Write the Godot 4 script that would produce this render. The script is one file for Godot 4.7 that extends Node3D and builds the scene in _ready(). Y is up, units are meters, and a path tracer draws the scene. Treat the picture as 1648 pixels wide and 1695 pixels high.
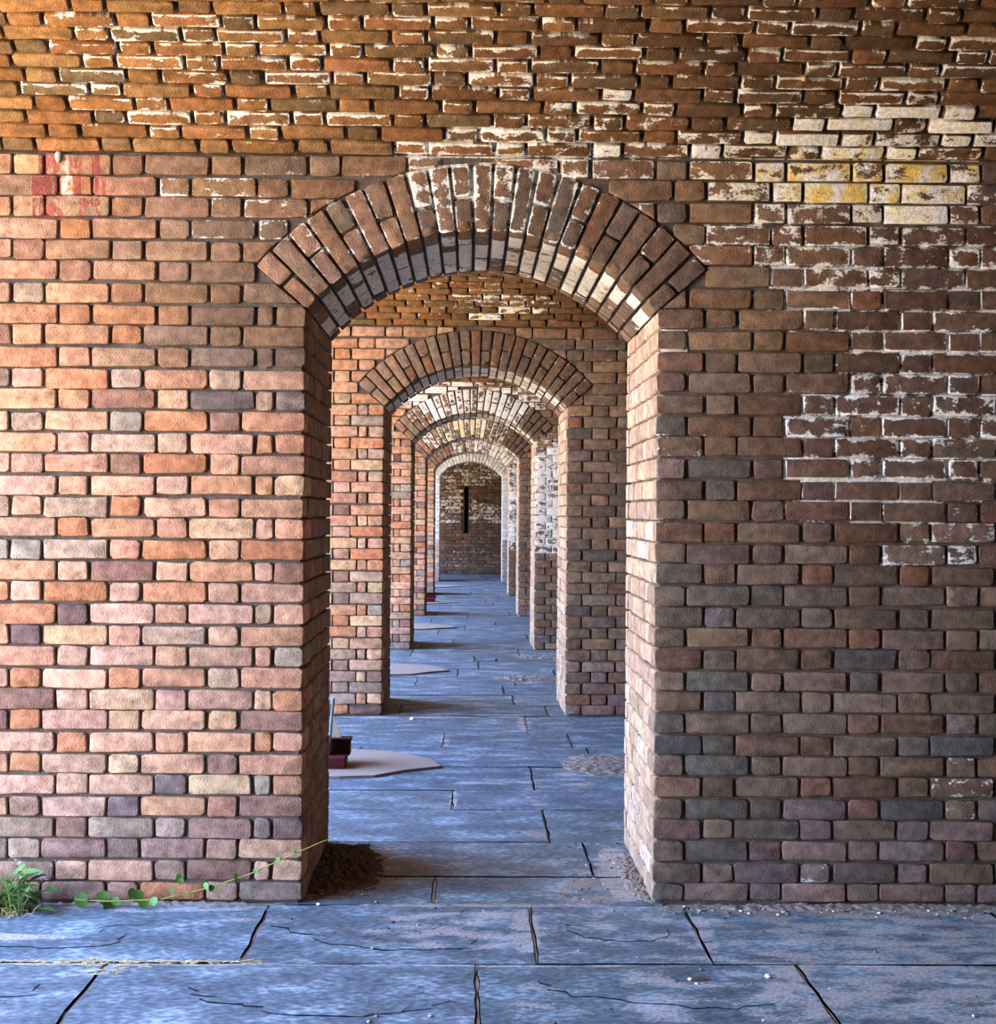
extends Node3D
# A brick fort casemate: an enfilade of piers with segmental arches, vaulted bays open to daylight on the left.
# Metres. x to the right, y up, the nearest wall face lies at z = 0 and the row of arches runs towards -z.

const EYE := Vector3(0.0, 1.229, 5.4)
const FOCAL := 2851.0
const COURSE := 0.0669
const PERIOD := 0.308          # stretcher + header + two joints
const SPRING := 2.3415         # where the vault leaves the wall (35 courses)
const PITCH := 4.963
const THICK := 1.0
const JL := -0.513             # jambs of every opening
const JR := 0.585
const ACX := 0.036             # arch centre
const ACY := 1.3935
const AR := 0.7185
const AHALF := 0.8697
const ASPRING := 1.857
const RING := 0.2075
const XL := -3.2
const XR := 3.3
const REC := 0.0155             # how far the mortar lies behind the brick faces
const VR := 3.028              # vault radius
const VDROP := 2.291
const VHALF := 0.7125
const VCOURSE := 0.053
const SPAN := 3.963
const END_Z := -28.6

var rng := RandomNumberGenerator.new()
var cam: Camera3D
var to_cam: Transform3D
var mats := {}
var serial := 0
var grain: ImageTexture
var grain_height: ImageTexture
const ORD := ["rear", "nearest", "second", "third", "fourth", "fifth", "sixth"]

# ---------------------------------------------------------------- old whitewash and paint on brick faces
class Wash:
	var x0 := 0.0
	var y0 := 0.0
	var w := 0
	var h := 0
	var ppm := 0.0
	var buf := PackedByteArray()
	var broad := FastNoiseLite.new()
	var fine := FastNoiseLite.new()

	func _init(ax: float, ay: float, aw: float, ah: float, appm: float, sd: int) -> void:
		x0 = ax; y0 = ay; ppm = appm
		w = int(aw * appm); h = int(ah * appm)
		var im := Image.create(w, h, false, Image.FORMAT_RGBA8)
		im.fill(Color(0.9, 0.88, 0.83, 0.0))
		buf = im.get_data()
		broad.seed = sd; broad.frequency = 14.0; broad.fractal_octaves = 3
		fine.seed = sd + 7; fine.frequency = 75.0; fine.fractal_octaves = 2

	func paint(cx: float, cy: float, ang: float, hw: float, hh: float, f: float, r: float, j: float, yellow: float) -> void:
		var c := cos(ang)
		var s := sin(ang)
		var m := 0.0055
		var bx := absf(c) * (hw + m) + absf(s) * (hh + m)
		var by := absf(s) * (hw + m) + absf(c) * (hh + m)
		var shade := 0.86 + 0.12 * absf(broad.get_noise_2d(cx * 3.0, cy * 3.0))
		for iy in range(maxi(0, int((cy - by - y0) * ppm)), mini(h, int((cy + by - y0) * ppm) + 1)):
			var py := (iy + 0.5) / ppm + y0
			for ix in range(maxi(0, int((cx - bx - x0) * ppm)), mini(w, int((cx + bx - x0) * ppm) + 1)):
				var px := (ix + 0.5) / ppm + x0
				var dx := px - cx
				var dy := py - cy
				var e := minf(hw - absf(c * dx + s * dy), hh - absf(c * dy - s * dx))
				if e < -m:
					continue
				var n := broad.get_noise_2d(px, py * 1.5) * 0.85 + fine.get_noise_2d(px, py * 1.4) * 0.34
				var v := 0.0
				if e < 0.001:
					v = n + j * 1.7 - 0.95
				else:
					v = n + f * 1.95 - 1.0 + r * 1.55 * exp(-e / 0.0065)
				if v <= 0.0:
					continue
				var a := mini(255, int(v * 4.0 * 255.0))
				var o := (iy * w + ix) * 4
				if a > buf[o + 3]:
					var k := shade * (0.93 + 0.16 * fine.get_noise_2d(px * 0.7 + 9.0, py * 0.7))
					var y := clampf(yellow * (0.55 + 1.6 * broad.get_noise_2d(px * 0.8 + 31.0, py * 0.8)), 0.0, 1.0)
					buf[o] = clampi(int(232.0 * k), 0, 255)
					buf[o + 1] = clampi(int((228.0 - 32.0 * y) * k), 0, 255)
					buf[o + 2] = clampi(int((216.0 - 110.0 * y) * k), 0, 255)
					buf[o + 3] = a

	func tint(ax: float, ay: float, bx: float, by: float, col: Color, cover: float) -> void:
		for iy in range(maxi(0, int((ay - y0) * ppm)), mini(h, int((by - y0) * ppm))):
			for ix in range(maxi(0, int((ax - x0) * ppm)), mini(w, int((bx - x0) * ppm))):
				var px := ix / ppm + x0
				var py := iy / ppm + y0
				var v := broad.get_noise_2d(px * 2.0 + 5.0, py * 1.2) * 0.7 + fine.get_noise_2d(px, py * 0.6) * 0.5 + cover * 1.6 - 0.8
				if v > 0.0:
					var o := (iy * w + ix) * 4
					var k := 0.9 + 0.3 * fine.get_noise_2d(px * 0.6, py * 0.6)
					buf[o] = clampi(int(col.r * k * 255.0), 0, 255)
					buf[o + 1] = clampi(int(col.g * k * 255.0), 0, 255)
					buf[o + 2] = clampi(int(col.b * k * 255.0), 0, 255)
					buf[o + 3] = mini(178, int(v * 2.4 * 255.0))

	func dust(cx: float, cy: float, rx: float, ry: float, cover: float, col: Color) -> void:
		for iy in range(maxi(0, int((cy - ry - y0) * ppm)), mini(h, int((cy + ry - y0) * ppm))):
			for ix in range(maxi(0, int((cx - rx - x0) * ppm)), mini(w, int((cx + rx - x0) * ppm))):
				var px := ix / ppm + x0
				var py := iy / ppm + y0
				var q := 1.0 - ((px - cx) * (px - cx) / (rx * rx) + (py - cy) * (py - cy) / (ry * ry))
				if q <= 0.0:
					continue
				q = q * q * (3.0 - 2.0 * q)
				var v := broad.get_noise_2d(px * 0.35, py * 0.6) * 1.25 + fine.get_noise_2d(px * 0.8, py) * 0.6 + (minf(q * 1.6, 1.0) * (cover * 1.8) - 0.95)
				if v > 0.0:
					var o := (iy * w + ix) * 4
					var a := mini(185, int(v * 1.7 * 255.0))
					if a > buf[o + 3]:
						var k := 0.92 + 0.3 * fine.get_noise_2d(px * 0.9, py * 0.9)
						buf[o] = clampi(int(col.r * k * 255.0), 0, 255)
						buf[o + 1] = clampi(int(col.g * k * 255.0), 0, 255)
						buf[o + 2] = clampi(int(col.b * k * 255.0), 0, 255)
						buf[o + 3] = a

	func uv_free(x: float, y: float) -> Vector2:
		return Vector2((x - x0) * ppm / w, (y - y0) * ppm / h)

	func texture() -> ImageTexture:
		return ImageTexture.create_from_image(Image.create_from_data(w, h, false, Image.FORMAT_RGBA8, buf))

	func uv(x: float, y: float) -> Vector2:
		var u := (x - x0) * ppm / w
		var v := (y - y0) * ppm / h
		if u < 0.003 or u > 0.997 or v < 0.003 or v > 0.997:
			return Vector2(0.0005, 0.0005)
		return Vector2(u, v)

# ---------------------------------------------------------------- a batch of bricks that belong to one thing
class Batch:
	var owner_node: Node3D
	var wash: Wash
	var mat: StandardMaterial3D
	var recs := []
	var least_px := 9.0

# ---------------------------------------------------------------- naming
func tag(o: Node3D, label: String, category: String, kind := "", group := "") -> void:
	o.set_meta("label", label)
	o.set_meta("category", category)
	if kind != "":
		o.set_meta("kind", kind)
	if group != "":
		o.set_meta("group", group)

var taken := {}
func numbered(called: String) -> String:
	if not taken.has(called):
		taken[called] = 0
		return called
	taken[called] += 1
	return "%s_%03d" % [called, taken[called]]

func base(called: String, at := Vector3.ZERO) -> Node3D:
	var n := Node3D.new()
	n.name = numbered(called)
	n.position = at
	add_child(n)
	return n

func mesh_node(called: String, mesh: Mesh, mat: Material, parent: Node) -> MeshInstance3D:
	var o := MeshInstance3D.new()
	o.name = numbered(called)
	o.mesh = mesh
	if mat:
		o.material_override = mat
	parent.add_child(o)
	return o

# ---------------------------------------------------------------- camera helpers: which bricks does the frame show
func to_px(p: Vector3) -> Vector3:
	var l := to_cam * p
	if l.z > -0.05:
		return Vector3(-9999, -9999, -1)
	return Vector3(824.0 - FOCAL * l.x / l.z, 847.5 + FOCAL * l.y / l.z, -l.z)

func in_opening(x: float, y: float) -> bool:
	if x < JL - 0.04 or x > JR + 0.04:
		return false
	return y < ASPRING or Vector2(x - ACX, y - ACY).length() < AR + 0.04

func seen(p: Vector3) -> float:
	var q := to_px(p)
	if q.z < 0 or q.x < -60 or q.x > 1708 or q.y < -45 or q.y > 1745:
		return 0.0
	for k in range(1, 7):
		var zf := -(k - 1) * PITCH
		for z in [zf, zf - THICK]:
			if z > p.z + 0.02:
				var t: float = (EYE.z - z) / (EYE.z - p.z)
				if not in_opening(EYE.x + (p.x - EYE.x) * t, EYE.y + (p.y - EYE.y) * t):
					return 0.0
	return FOCAL / q.z

# ---------------------------------------------------------------- colours of the bricks (vault and jamb tones have daylight mixed in)
func lin(r: float, g: float, b: float) -> Color:
	return Color(r / 255.0, g / 255.0, b / 255.0).srgb_to_linear()

var salmon := []
var brown := []
var ochre := []
var umber := []
var jambs := []
var purple := []
func fill_palettes() -> void:
	for c in [[212, 164, 130], [206, 158, 130], [214, 172, 134], [202, 142, 104], [208, 156, 122], [198, 146, 114], [212, 176, 138], [200, 160, 134], [190, 160, 136], [200, 136, 98], [208, 162, 138], [212, 168, 138], [190, 148, 122], [184, 156, 130], [210, 160, 124], [204, 152, 124], [216, 170, 138], [156, 118, 100], [168, 154, 136]]:
		salmon.append(lin(c[0], c[1], c[2]))
	for c in [[122, 102, 84], [116, 95, 77], [110, 90, 74], [124, 100, 80], [116, 90, 70], [126, 107, 88], [104, 87, 72], [118, 90, 72], [100, 88, 77], [108, 98, 86], [92, 84, 77], [124, 88, 68], [128, 104, 82], [110, 89, 77], [106, 91, 78], [118, 96, 78], [112, 86, 66]]:
		brown.append(lin(c[0], c[1], c[2]))
	for c in [[156, 112, 64], [160, 118, 70], [148, 104, 60], [166, 126, 78], [142, 98, 56], [160, 114, 68], [154, 118, 74], [134, 104, 68], [164, 114, 70], [126, 104, 72]]:
		ochre.append(lin(c[0], c[1], c[2]))
	for c in [[120, 86, 54], [112, 80, 50], [106, 78, 51], [124, 90, 58], [102, 75, 50], [116, 82, 54], [110, 85, 60], [124, 85, 52]]:
		umber.append(lin(c[0], c[1], c[2]))
	for c in [[218, 186, 152], [212, 178, 144], [222, 198, 170], [208, 172, 142], [200, 166, 136], [216, 182, 146], [188, 156, 130]]:
		jambs.append(lin(c[0], c[1], c[2]))
	for c in [[128, 106, 96], [122, 98, 90], [134, 114, 102], [126, 90, 80], [138, 112, 96], [114, 100, 92], [146, 116, 98], [116, 88, 78]]:
		purple.append(lin(c[0], c[1], c[2]))

func pick(list: Array) -> Color:
	return list[rng.randi() % list.size()]

func vary(c: Color, amount := 0.10) -> Color:
	var k := 1.0 + rng.randf_range(-amount, amount)
	return Color(c.r * k * (1.0 + rng.randf_range(-0.03, 0.03)), c.g * k, c.b * k * (1.0 + rng.randf_range(-0.05, 0.05)))

# tone: salmon brick towards the open side, brown brick towards the closed end of the casemate
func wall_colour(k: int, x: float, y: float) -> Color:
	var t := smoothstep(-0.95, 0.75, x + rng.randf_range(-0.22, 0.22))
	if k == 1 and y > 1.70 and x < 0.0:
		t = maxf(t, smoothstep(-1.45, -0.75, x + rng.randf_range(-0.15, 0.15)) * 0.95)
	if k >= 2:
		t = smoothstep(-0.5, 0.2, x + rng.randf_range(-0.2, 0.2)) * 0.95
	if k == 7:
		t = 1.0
	var salmon_tone := pick(salmon)
	var c := Color(salmon_tone.r * 0.90, salmon_tone.g * 0.86, salmon_tone.b * 0.80).lerp(pick(brown), t)
	if y < 0.36 and rng.randf() < 0.5:
		c = pick(purple).lerp(pick(salmon), (1.0 - t) * rng.randf_range(0.1, 0.6))
	elif rng.randf() < 0.04:
		c = pick(purple)
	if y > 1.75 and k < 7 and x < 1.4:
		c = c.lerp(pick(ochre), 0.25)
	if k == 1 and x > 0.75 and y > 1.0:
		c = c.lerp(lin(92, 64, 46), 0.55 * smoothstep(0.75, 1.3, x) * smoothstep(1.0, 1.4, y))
	if k == 6:
		c = Color(0.70, 0.67, 0.62) if y > 0.75 else c.lerp(Color(0.6, 0.57, 0.52), 0.3)
	return vary(c, 0.1)

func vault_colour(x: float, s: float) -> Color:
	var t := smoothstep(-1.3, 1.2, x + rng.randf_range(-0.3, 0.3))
	return vary(pick(ochre).lerp(pick(umber), t) * 0.84, 0.14)  # orange of sunlight bounced off the ground is mixed into these tones

# ---------------------------------------------------------------- whitewash maps: [cx, cy, rx, ry, fill, rim, joint, yellow] in metres on the wall (the vault unrolled above)
var blobs := []
func wash_at(list: Array, x: float, y: float) -> Array:
	var f := 0.0
	var r := 0.0
	var j := 0.0
	var ye := 0.0
	for b in list:
		var q: float = 1.0 - pow((x - b[0]) / b[2], 2.0) - pow((y - b[1]) / b[3], 2.0)
		if q > 0.0:
			q = minf(q * 2.2, 1.0)
			f = maxf(f, b[4] * q)
			r = maxf(r, b[5] * q)
			j = maxf(j, b[6] * q)
			ye = maxf(ye, b[7] * q)
	return [f, r, j, ye]

# ---------------------------------------------------------------- one brick: a block with worn, rounded edges
func rect_poly(hw: float, hh: float, rough := 1.0) -> PackedVector2Array:
	var c := minf(rng.randf_range(0.0045, 0.0085), hh * 0.34)
	var p := PackedVector2Array()
	var j := 0.0019 * rough
	var pts := [[-hw + c * rng.randf_range(0.6, 1.6), -hh], [0.0, -hh], [hw - c * rng.randf_range(0.6, 1.6), -hh], [hw, -hh + c * rng.randf_range(0.6, 1.4)], [hw, hh - c * rng.randf_range(0.6, 1.4)], [hw - c * rng.randf_range(0.6, 1.6), hh], [0.0, hh], [-hw + c * rng.randf_range(0.6, 1.6), hh], [-hw, hh - c * rng.randf_range(0.6, 1.4)], [-hw, -hh + c * rng.randf_range(0.6, 1.4)]]
	for q in pts:
		p.append(Vector2(q[0] + rng.randf_range(-j, j), q[1] + rng.randf_range(-j, j)))
	return p

func add(b: Batch, xf: Transform3D, poly: PackedVector2Array, col: Color, at: Vector2, ang: float, px: float) -> void:
	b.recs.append([xf, poly, col, at, ang, px, poly.size() != 4 and px > 14.0])

func emit(b: Batch, rec: Array, pos: PackedVector3Array, nor: PackedVector3Array, cols: PackedColorArray, uv1: PackedVector2Array, uv2: PackedVector2Array, idx: PackedInt32Array, xf: Transform3D) -> void:
	var poly: PackedVector2Array = rec[1]
	var col: Color = rec[2]
	var at: Vector2 = rec[3]
	var ang: float = rec[4]
	var full: bool = rec[6]
	var n := poly.size()
	var first := pos.size()
	var mid := Vector2.ZERO
	for p in poly:
		mid += p
	mid /= n
	var shift := Vector2(rng.randf() * 3.0, rng.randf() * 3.0)
	var ca := cos(ang)
	var sa := sin(ang)
	var size := 1e9
	for i in n:
		size = minf(size, (poly[i] - mid).length())
	var inset := minf(0.0034, size * 0.3)
	pos.append(xf * Vector3(mid.x, mid.y, rng.randf_range(-0.0004, 0.0012)))
	nor.append(xf.basis * Vector3(0, 0, 1))
	cols.append(col)
	uv1.append(mid * 1.6 + shift)
	uv2.append(b.wash.uv(at.x + ca * mid.x - sa * mid.y, at.y + sa * mid.x + ca * mid.y) if b.wash else Vector2.ZERO)
	var lean := rng.randf_range(-0.09, 0.09)
	var lean_y := rng.randf_range(-0.05, 0.05)
	var ph := rng.randf() * TAU
	var amp := rng.randf_range(0.02, 0.16) if rng.randf() < 0.7 else rng.randf_range(0.15, 0.30)
	for ring in 3:
		if ring == 1 and not full:
			continue
		for i in n:
			var p := poly[i]
			var e1 := (p - poly[(i + n - 1) % n]).normalized()
			var e2 := (poly[(i + 1) % n] - p).normalized()
			var nv := Vector2(e1.y + e2.y, -e1.x - e2.x).normalized()
			var q := p
			var d := 0.0
			var v := Vector3.ZERO
			if ring == 0:
				q = p - nv * inset if full else p
				d = rng.randf_range(-0.0012, 0.0006) if full else 0.0
				v = Vector3(nv.x * 0.13 + lean, nv.y * 0.13 + lean_y, 1.0).normalized()
			elif ring == 1:
				d = -0.0046
				v = Vector3(nv.x * 0.85, nv.y * 0.85, 0.5).normalized()
			else:
				d = -0.026
				v = Vector3(nv.x, nv.y, 0.0)
			pos.append(xf * Vector3(q.x, q.y, d))
			nor.append(xf.basis * v)
			var k := 1.0 + amp * sin(ph + 2.2 * float(i) / n * TAU)
			cols.append(Color(col.r * k, col.g * k, col.b * k))
			uv1.append(q * 1.6 + shift + (Vector2.ZERO if ring < 2 else nv * 0.04))
			uv2.append(b.wash.uv(at.x + ca * q.x - sa * q.y, at.y + sa * q.x + ca * q.y) if b.wash else Vector2.ZERO)
	for i in n:
		var i2 := (i + 1) % n
		idx.append_array(PackedInt32Array([first, first + 1 + i2, first + 1 + i]))
		for r in (2 if full else 1):
			var a := first + 1 + r * n
			idx.append_array(PackedInt32Array([a + i, a + i2, a + n + i, a + i2, a + n + i2, a + n + i]))

func commit(pos: PackedVector3Array, nor: PackedVector3Array, cols: PackedColorArray, uv1: PackedVector2Array, uv2: PackedVector2Array, idx: PackedInt32Array) -> ArrayMesh:
	var a := []
	a.resize(Mesh.ARRAY_MAX)
	a[Mesh.ARRAY_VERTEX] = pos
	a[Mesh.ARRAY_NORMAL] = nor
	a[Mesh.ARRAY_COLOR] = cols
	a[Mesh.ARRAY_TEX_UV] = uv1
	a[Mesh.ARRAY_TEX_UV2] = uv2
	a[Mesh.ARRAY_INDEX] = idx
	var m := ArrayMesh.new()
	m.add_surface_from_arrays(Mesh.PRIMITIVE_TRIANGLES, a)
	return m

# the bricks that show largest become parts of their own (up to 295 on one thing), the rest one part of kind stuff
func lay(b: Batch, called := "brick") -> void:
	var order := range(b.recs.size())
	order.sort_custom(func(i: int, j: int) -> bool: return b.recs[i][5] > b.recs[j][5] if b.recs[i][5] != b.recs[j][5] else i < j)
	var pos := PackedVector3Array()
	var nor := PackedVector3Array()
	var cols := PackedColorArray()
	var uv1 := PackedVector2Array()
	var uv2 := PackedVector2Array()
	var idx := PackedInt32Array()
	var single := 0
	for i in order:
		var rec: Array = b.recs[i]
		if rec[5] > 0.0 and rec[6 - 1] >= b.least_px and single < 295:
			single += 1
			var p1 := PackedVector3Array()
			var n1 := PackedVector3Array()
			var c1 := PackedColorArray()
			var t1 := PackedVector2Array()
			var t2 := PackedVector2Array()
			var i1 := PackedInt32Array()
			emit(b, rec, p1, n1, c1, t1, t2, i1, Transform3D.IDENTITY)
			var o := mesh_node(called, commit(p1, n1, c1, t1, t2, i1), b.mat, b.owner_node)
			o.transform = rec[0]
		else:
			emit(b, rec, pos, nor, cols, uv1, uv2, idx, rec[0])
	if pos.size() > 0:
		var o := mesh_node("brickwork", commit(pos, nor, cols, uv1, uv2, idx), b.mat, b.owner_node)
		o.set_meta("kind", "stuff")

# ---------------------------------------------------------------- materials
func brick_material(wash: Wash, key: String) -> StandardMaterial3D:
	var m := StandardMaterial3D.new()
	m.resource_name = key
	m.vertex_color_use_as_albedo = true
	m.albedo_texture = grain
	m.roughness = 0.94
	m.metallic_specular = 0.25
	m.heightmap_enabled = true
	m.heightmap_texture = grain_height
	m.heightmap_scale = 0.36
	if wash:
		m.detail_enabled = true
		m.detail_albedo = wash.texture()
		m.detail_uv_layer = BaseMaterial3D.DETAIL_UV_2
		m.detail_blend_mode = BaseMaterial3D.BLEND_MODE_MIX
	return m

func plain(c: Color, rough := 0.95) -> StandardMaterial3D:
	var m := StandardMaterial3D.new()
	m.albedo_color = c
	m.roughness = rough
	m.metallic_specular = 0.25
	return m

func noise_image(size: int, freq: float, oct: int, sd: int, kind := FastNoiseLite.TYPE_SIMPLEX_SMOOTH, fractal := FastNoiseLite.FRACTAL_FBM) -> PackedByteArray:
	var n := FastNoiseLite.new()
	n.noise_type = kind
	n.seed = sd
	n.frequency = freq
	n.fractal_type = fractal
	n.fractal_octaves = oct
	var im := n.get_seamless_image(size, size, false, false, 0.1, true)
	im.convert(Image.FORMAT_L8)
	return im.get_data()

func build_grain() -> void:
	var s := 768
	var a := noise_image(s, 0.016, 5, 3)
	var d := noise_image(s, 0.03, 3, 8)
	var b := noise_image(s, 0.11, 2, 5)
	var c := noise_image(s, 0.045, 1, 11, FastNoiseLite.TYPE_CELLULAR)
	var col := PackedByteArray()
	var hei := PackedByteArray()
	col.resize(s * s)
	hei.resize(s * s)
	for i in s * s:
		var low := a[i] / 255.0
		var hi := b[i] / 255.0
		var pit := clampf((hi - 0.80) * 6.0, 0.0, 1.0)
		var stain := clampf((d[i] / 255.0 - 0.60) * 3.5, 0.0, 1.0)
		col[i] = clampi(int(255.0 * (0.78 + 0.30 * (low - 0.4) + 0.14 * (hi - 0.5) - 0.42 * pit - 0.10 * stain)), 0, 255)
		hei[i] = clampi(int(255.0 * (0.40 + 0.45 * low + 0.46 * (hi - 0.5) - 0.5 * pit + 0.10 * c[i] / 255.0)), 0, 255)
	grain = ImageTexture.create_from_image(Image.create_from_data(s, s, false, Image.FORMAT_L8, col))
	grain_height = ImageTexture.create_from_image(Image.create_from_data(s, s, false, Image.FORMAT_L8, hei))

# ---------------------------------------------------------------- the cores: mortar bodies behind the bricks
func quad(st: SurfaceTool, a: Vector3, b: Vector3, c: Vector3, d: Vector3, wash: Wash = null, flat := true) -> void:
	# a b c d counter-clockwise seen from the front
	var n := (b - a).cross(d - a).normalized()
	var v := [a, d, c, a, c, b]
	for p in v:
		st.set_normal(n)
		st.set_color(Color.WHITE)
		st.set_uv(Vector2(p.x + p.z, p.y + p.z * 0.3) * 0.8)
		st.set_uv2(wash.uv_free(p.x, p.y) if wash and n.z > 0.9 else Vector2(0.0005, 0.0005))
		st.add_vertex(p)

func box(st: SurfaceTool, a: Vector3, b: Vector3, wash: Wash = null) -> void:
	quad(st, Vector3(a.x, a.y, b.z), Vector3(b.x, a.y, b.z), Vector3(b.x, b.y, b.z), Vector3(a.x, b.y, b.z), wash)
	quad(st, Vector3(b.x, a.y, a.z), Vector3(a.x, a.y, a.z), Vector3(a.x, b.y, a.z), Vector3(b.x, b.y, a.z))
	quad(st, Vector3(a.x, a.y, a.z), Vector3(a.x, a.y, b.z), Vector3(a.x, b.y, b.z), Vector3(a.x, b.y, a.z))
	quad(st, Vector3(b.x, a.y, b.z), Vector3(b.x, a.y, a.z), Vector3(b.x, b.y, a.z), Vector3(b.x, b.y, b.z))
	quad(st, Vector3(a.x, b.y, b.z), Vector3(b.x, b.y, b.z), Vector3(b.x, b.y, a.z), Vector3(a.x, b.y, a.z))
	quad(st, Vector3(a.x, a.y, a.z), Vector3(b.x, a.y, a.z), Vector3(b.x, a.y, b.z), Vector3(a.x, a.y, b.z))

func begin() -> SurfaceTool:
	var st := SurfaceTool.new()
	st.begin(Mesh.PRIMITIVE_TRIANGLES)
	return st

# wall between two faces above the springing, with the arch cut out
func upper_core(zf: float, zb: float, top: float, wash: Wash) -> ArrayMesh:
	var st := begin()
	var r := AR + REC
	var steps := 24
	var arc := []
	for i in steps + 1:
		var a := -AHALF + 2.0 * AHALF * i / steps
		arc.append(Vector2(ACX + r * sin(a), ACY + r * cos(a)))
	var bottom := [Vector2(XL, ASPRING)] + arc + [Vector2(XR, ASPRING)]
	for i in bottom.size() - 1:
		var p: Vector2 = bottom[i]
		var q: Vector2 = bottom[i + 1]
		quad(st, Vector3(p.x, p.y, zf), Vector3(q.x, q.y, zf), Vector3(q.x, top, zf), Vector3(p.x, top, zf), wash)
		quad(st, Vector3(q.x, q.y, zb), Vector3(p.x, p.y, zb), Vector3(p.x, top, zb), Vector3(q.x, top, zb))
		quad(st, Vector3(p.x, p.y, zb), Vector3(q.x, q.y, zb), Vector3(q.x, q.y, zf), Vector3(p.x, p.y, zf))
	quad(st, Vector3(XL, ASPRING, zb), Vector3(XL, ASPRING, zf), Vector3(XL, top, zf), Vector3(XL, top, zb))
	quad(st, Vector3(XR, ASPRING, zf), Vector3(XR, ASPRING, zb), Vector3(XR, top, zb), Vector3(XR, top, zf))
	quad(st, Vector3(XL, top, zf), Vector3(XR, top, zf), Vector3(XR, top, zb), Vector3(XL, top, zb))
	return st.commit()

func vault_point(z0: float, a: float, r: float) -> Vector2:   # (y, z) at angle a from the crown, wall side positive
	return Vector2(SPRING - VDROP + r * cos(a), z0 + SPAN * 0.5 - r * sin(a))

func vault_core(z0: float, wash: Wash) -> ArrayMesh:
	var st := begin()
	var steps := 40
	for i in steps:
		var a := VHALF + 0.02 - (2.0 * VHALF + 0.04) * i / steps
		var b := VHALF + 0.02 - (2.0 * VHALF + 0.04) * (i + 1) / steps
		for side in 2:
			var r := VR + REC if side == 0 else VR + 0.4
			var p := vault_point(z0, a, r)
			var q := vault_point(z0, b, r)
			var n0 := Vector3(0, -cos(a), sin(a)) * (1.0 if side == 0 else -1.0)
			var n1 := Vector3(0, -cos(b), sin(b)) * (1.0 if side == 0 else -1.0)
			var c0 := [Vector3(XL, p.x, p.y), n0, VHALF - a]
			var c1 := [Vector3(XR, p.x, p.y), n0, VHALF - a]
			var c2 := [Vector3(XR, q.x, q.y), n1, VHALF - b]
			var c3 := [Vector3(XL, q.x, q.y), n1, VHALF - b]
			for c in ([c0, c3, c2, c0, c2, c1] if side == 0 else [c0, c1, c2, c0, c2, c3]):
				var v: Vector3 = c[0]
				st.set_normal(c[1])
				st.set_color(Color.WHITE)
				st.set_uv(Vector2(v.x, c[2] * VR) * 0.8)
				st.set_uv2(wash.uv_free(v.x, SPRING + c[2] * VR) if wash and side == 0 else Vector2(0.0005, 0.0005))
				st.add_vertex(v)
		for x in [XL, XR]:
			var p0 := vault_point(z0, a, VR + REC)
			var p1 := vault_point(z0, b, VR + REC)
			var p2 := vault_point(z0, b, VR + 0.4)
			var p3 := vault_point(z0, a, VR + 0.4)
			quad(st, Vector3(x, p0.x, p0.y), Vector3(x, p1.x, p1.y), Vector3(x, p2.x, p2.y), Vector3(x, p3.x, p3.y))
	return st.commit()

# ---------------------------------------------------------------- brick layouts
# Flemish bond: the list of (from, to) along a course that runs away from a jamb; kind 0 and 1 alternate up the wall
func bond(kind: int, left_side: bool, length: float) -> Array:
	var out := []
	var j := 0.009
	var s := 0.197
	var h := 0.093
	var x := 0.0
	var seq := []
	if left_side:
		seq = [s] if kind == 0 else [h, 0.051]
	else:
		seq = [] if kind == 0 else [0.149]
	var next_header := (kind == 0) == left_side or (kind == 1 and not left_side)
	for w in seq:
		out.append(Vector2(maxf(x, 0.003), x + w))
		x += w + j
	if not left_side and kind == 0:
		next_header = true
	if left_side and kind == 1:
		next_header = false
	while x < length:
		var w := h if next_header else s
		out.append(Vector2(maxf(x, 0.003), x + w))
		x += w + j
		next_header = not next_header
	return out

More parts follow.
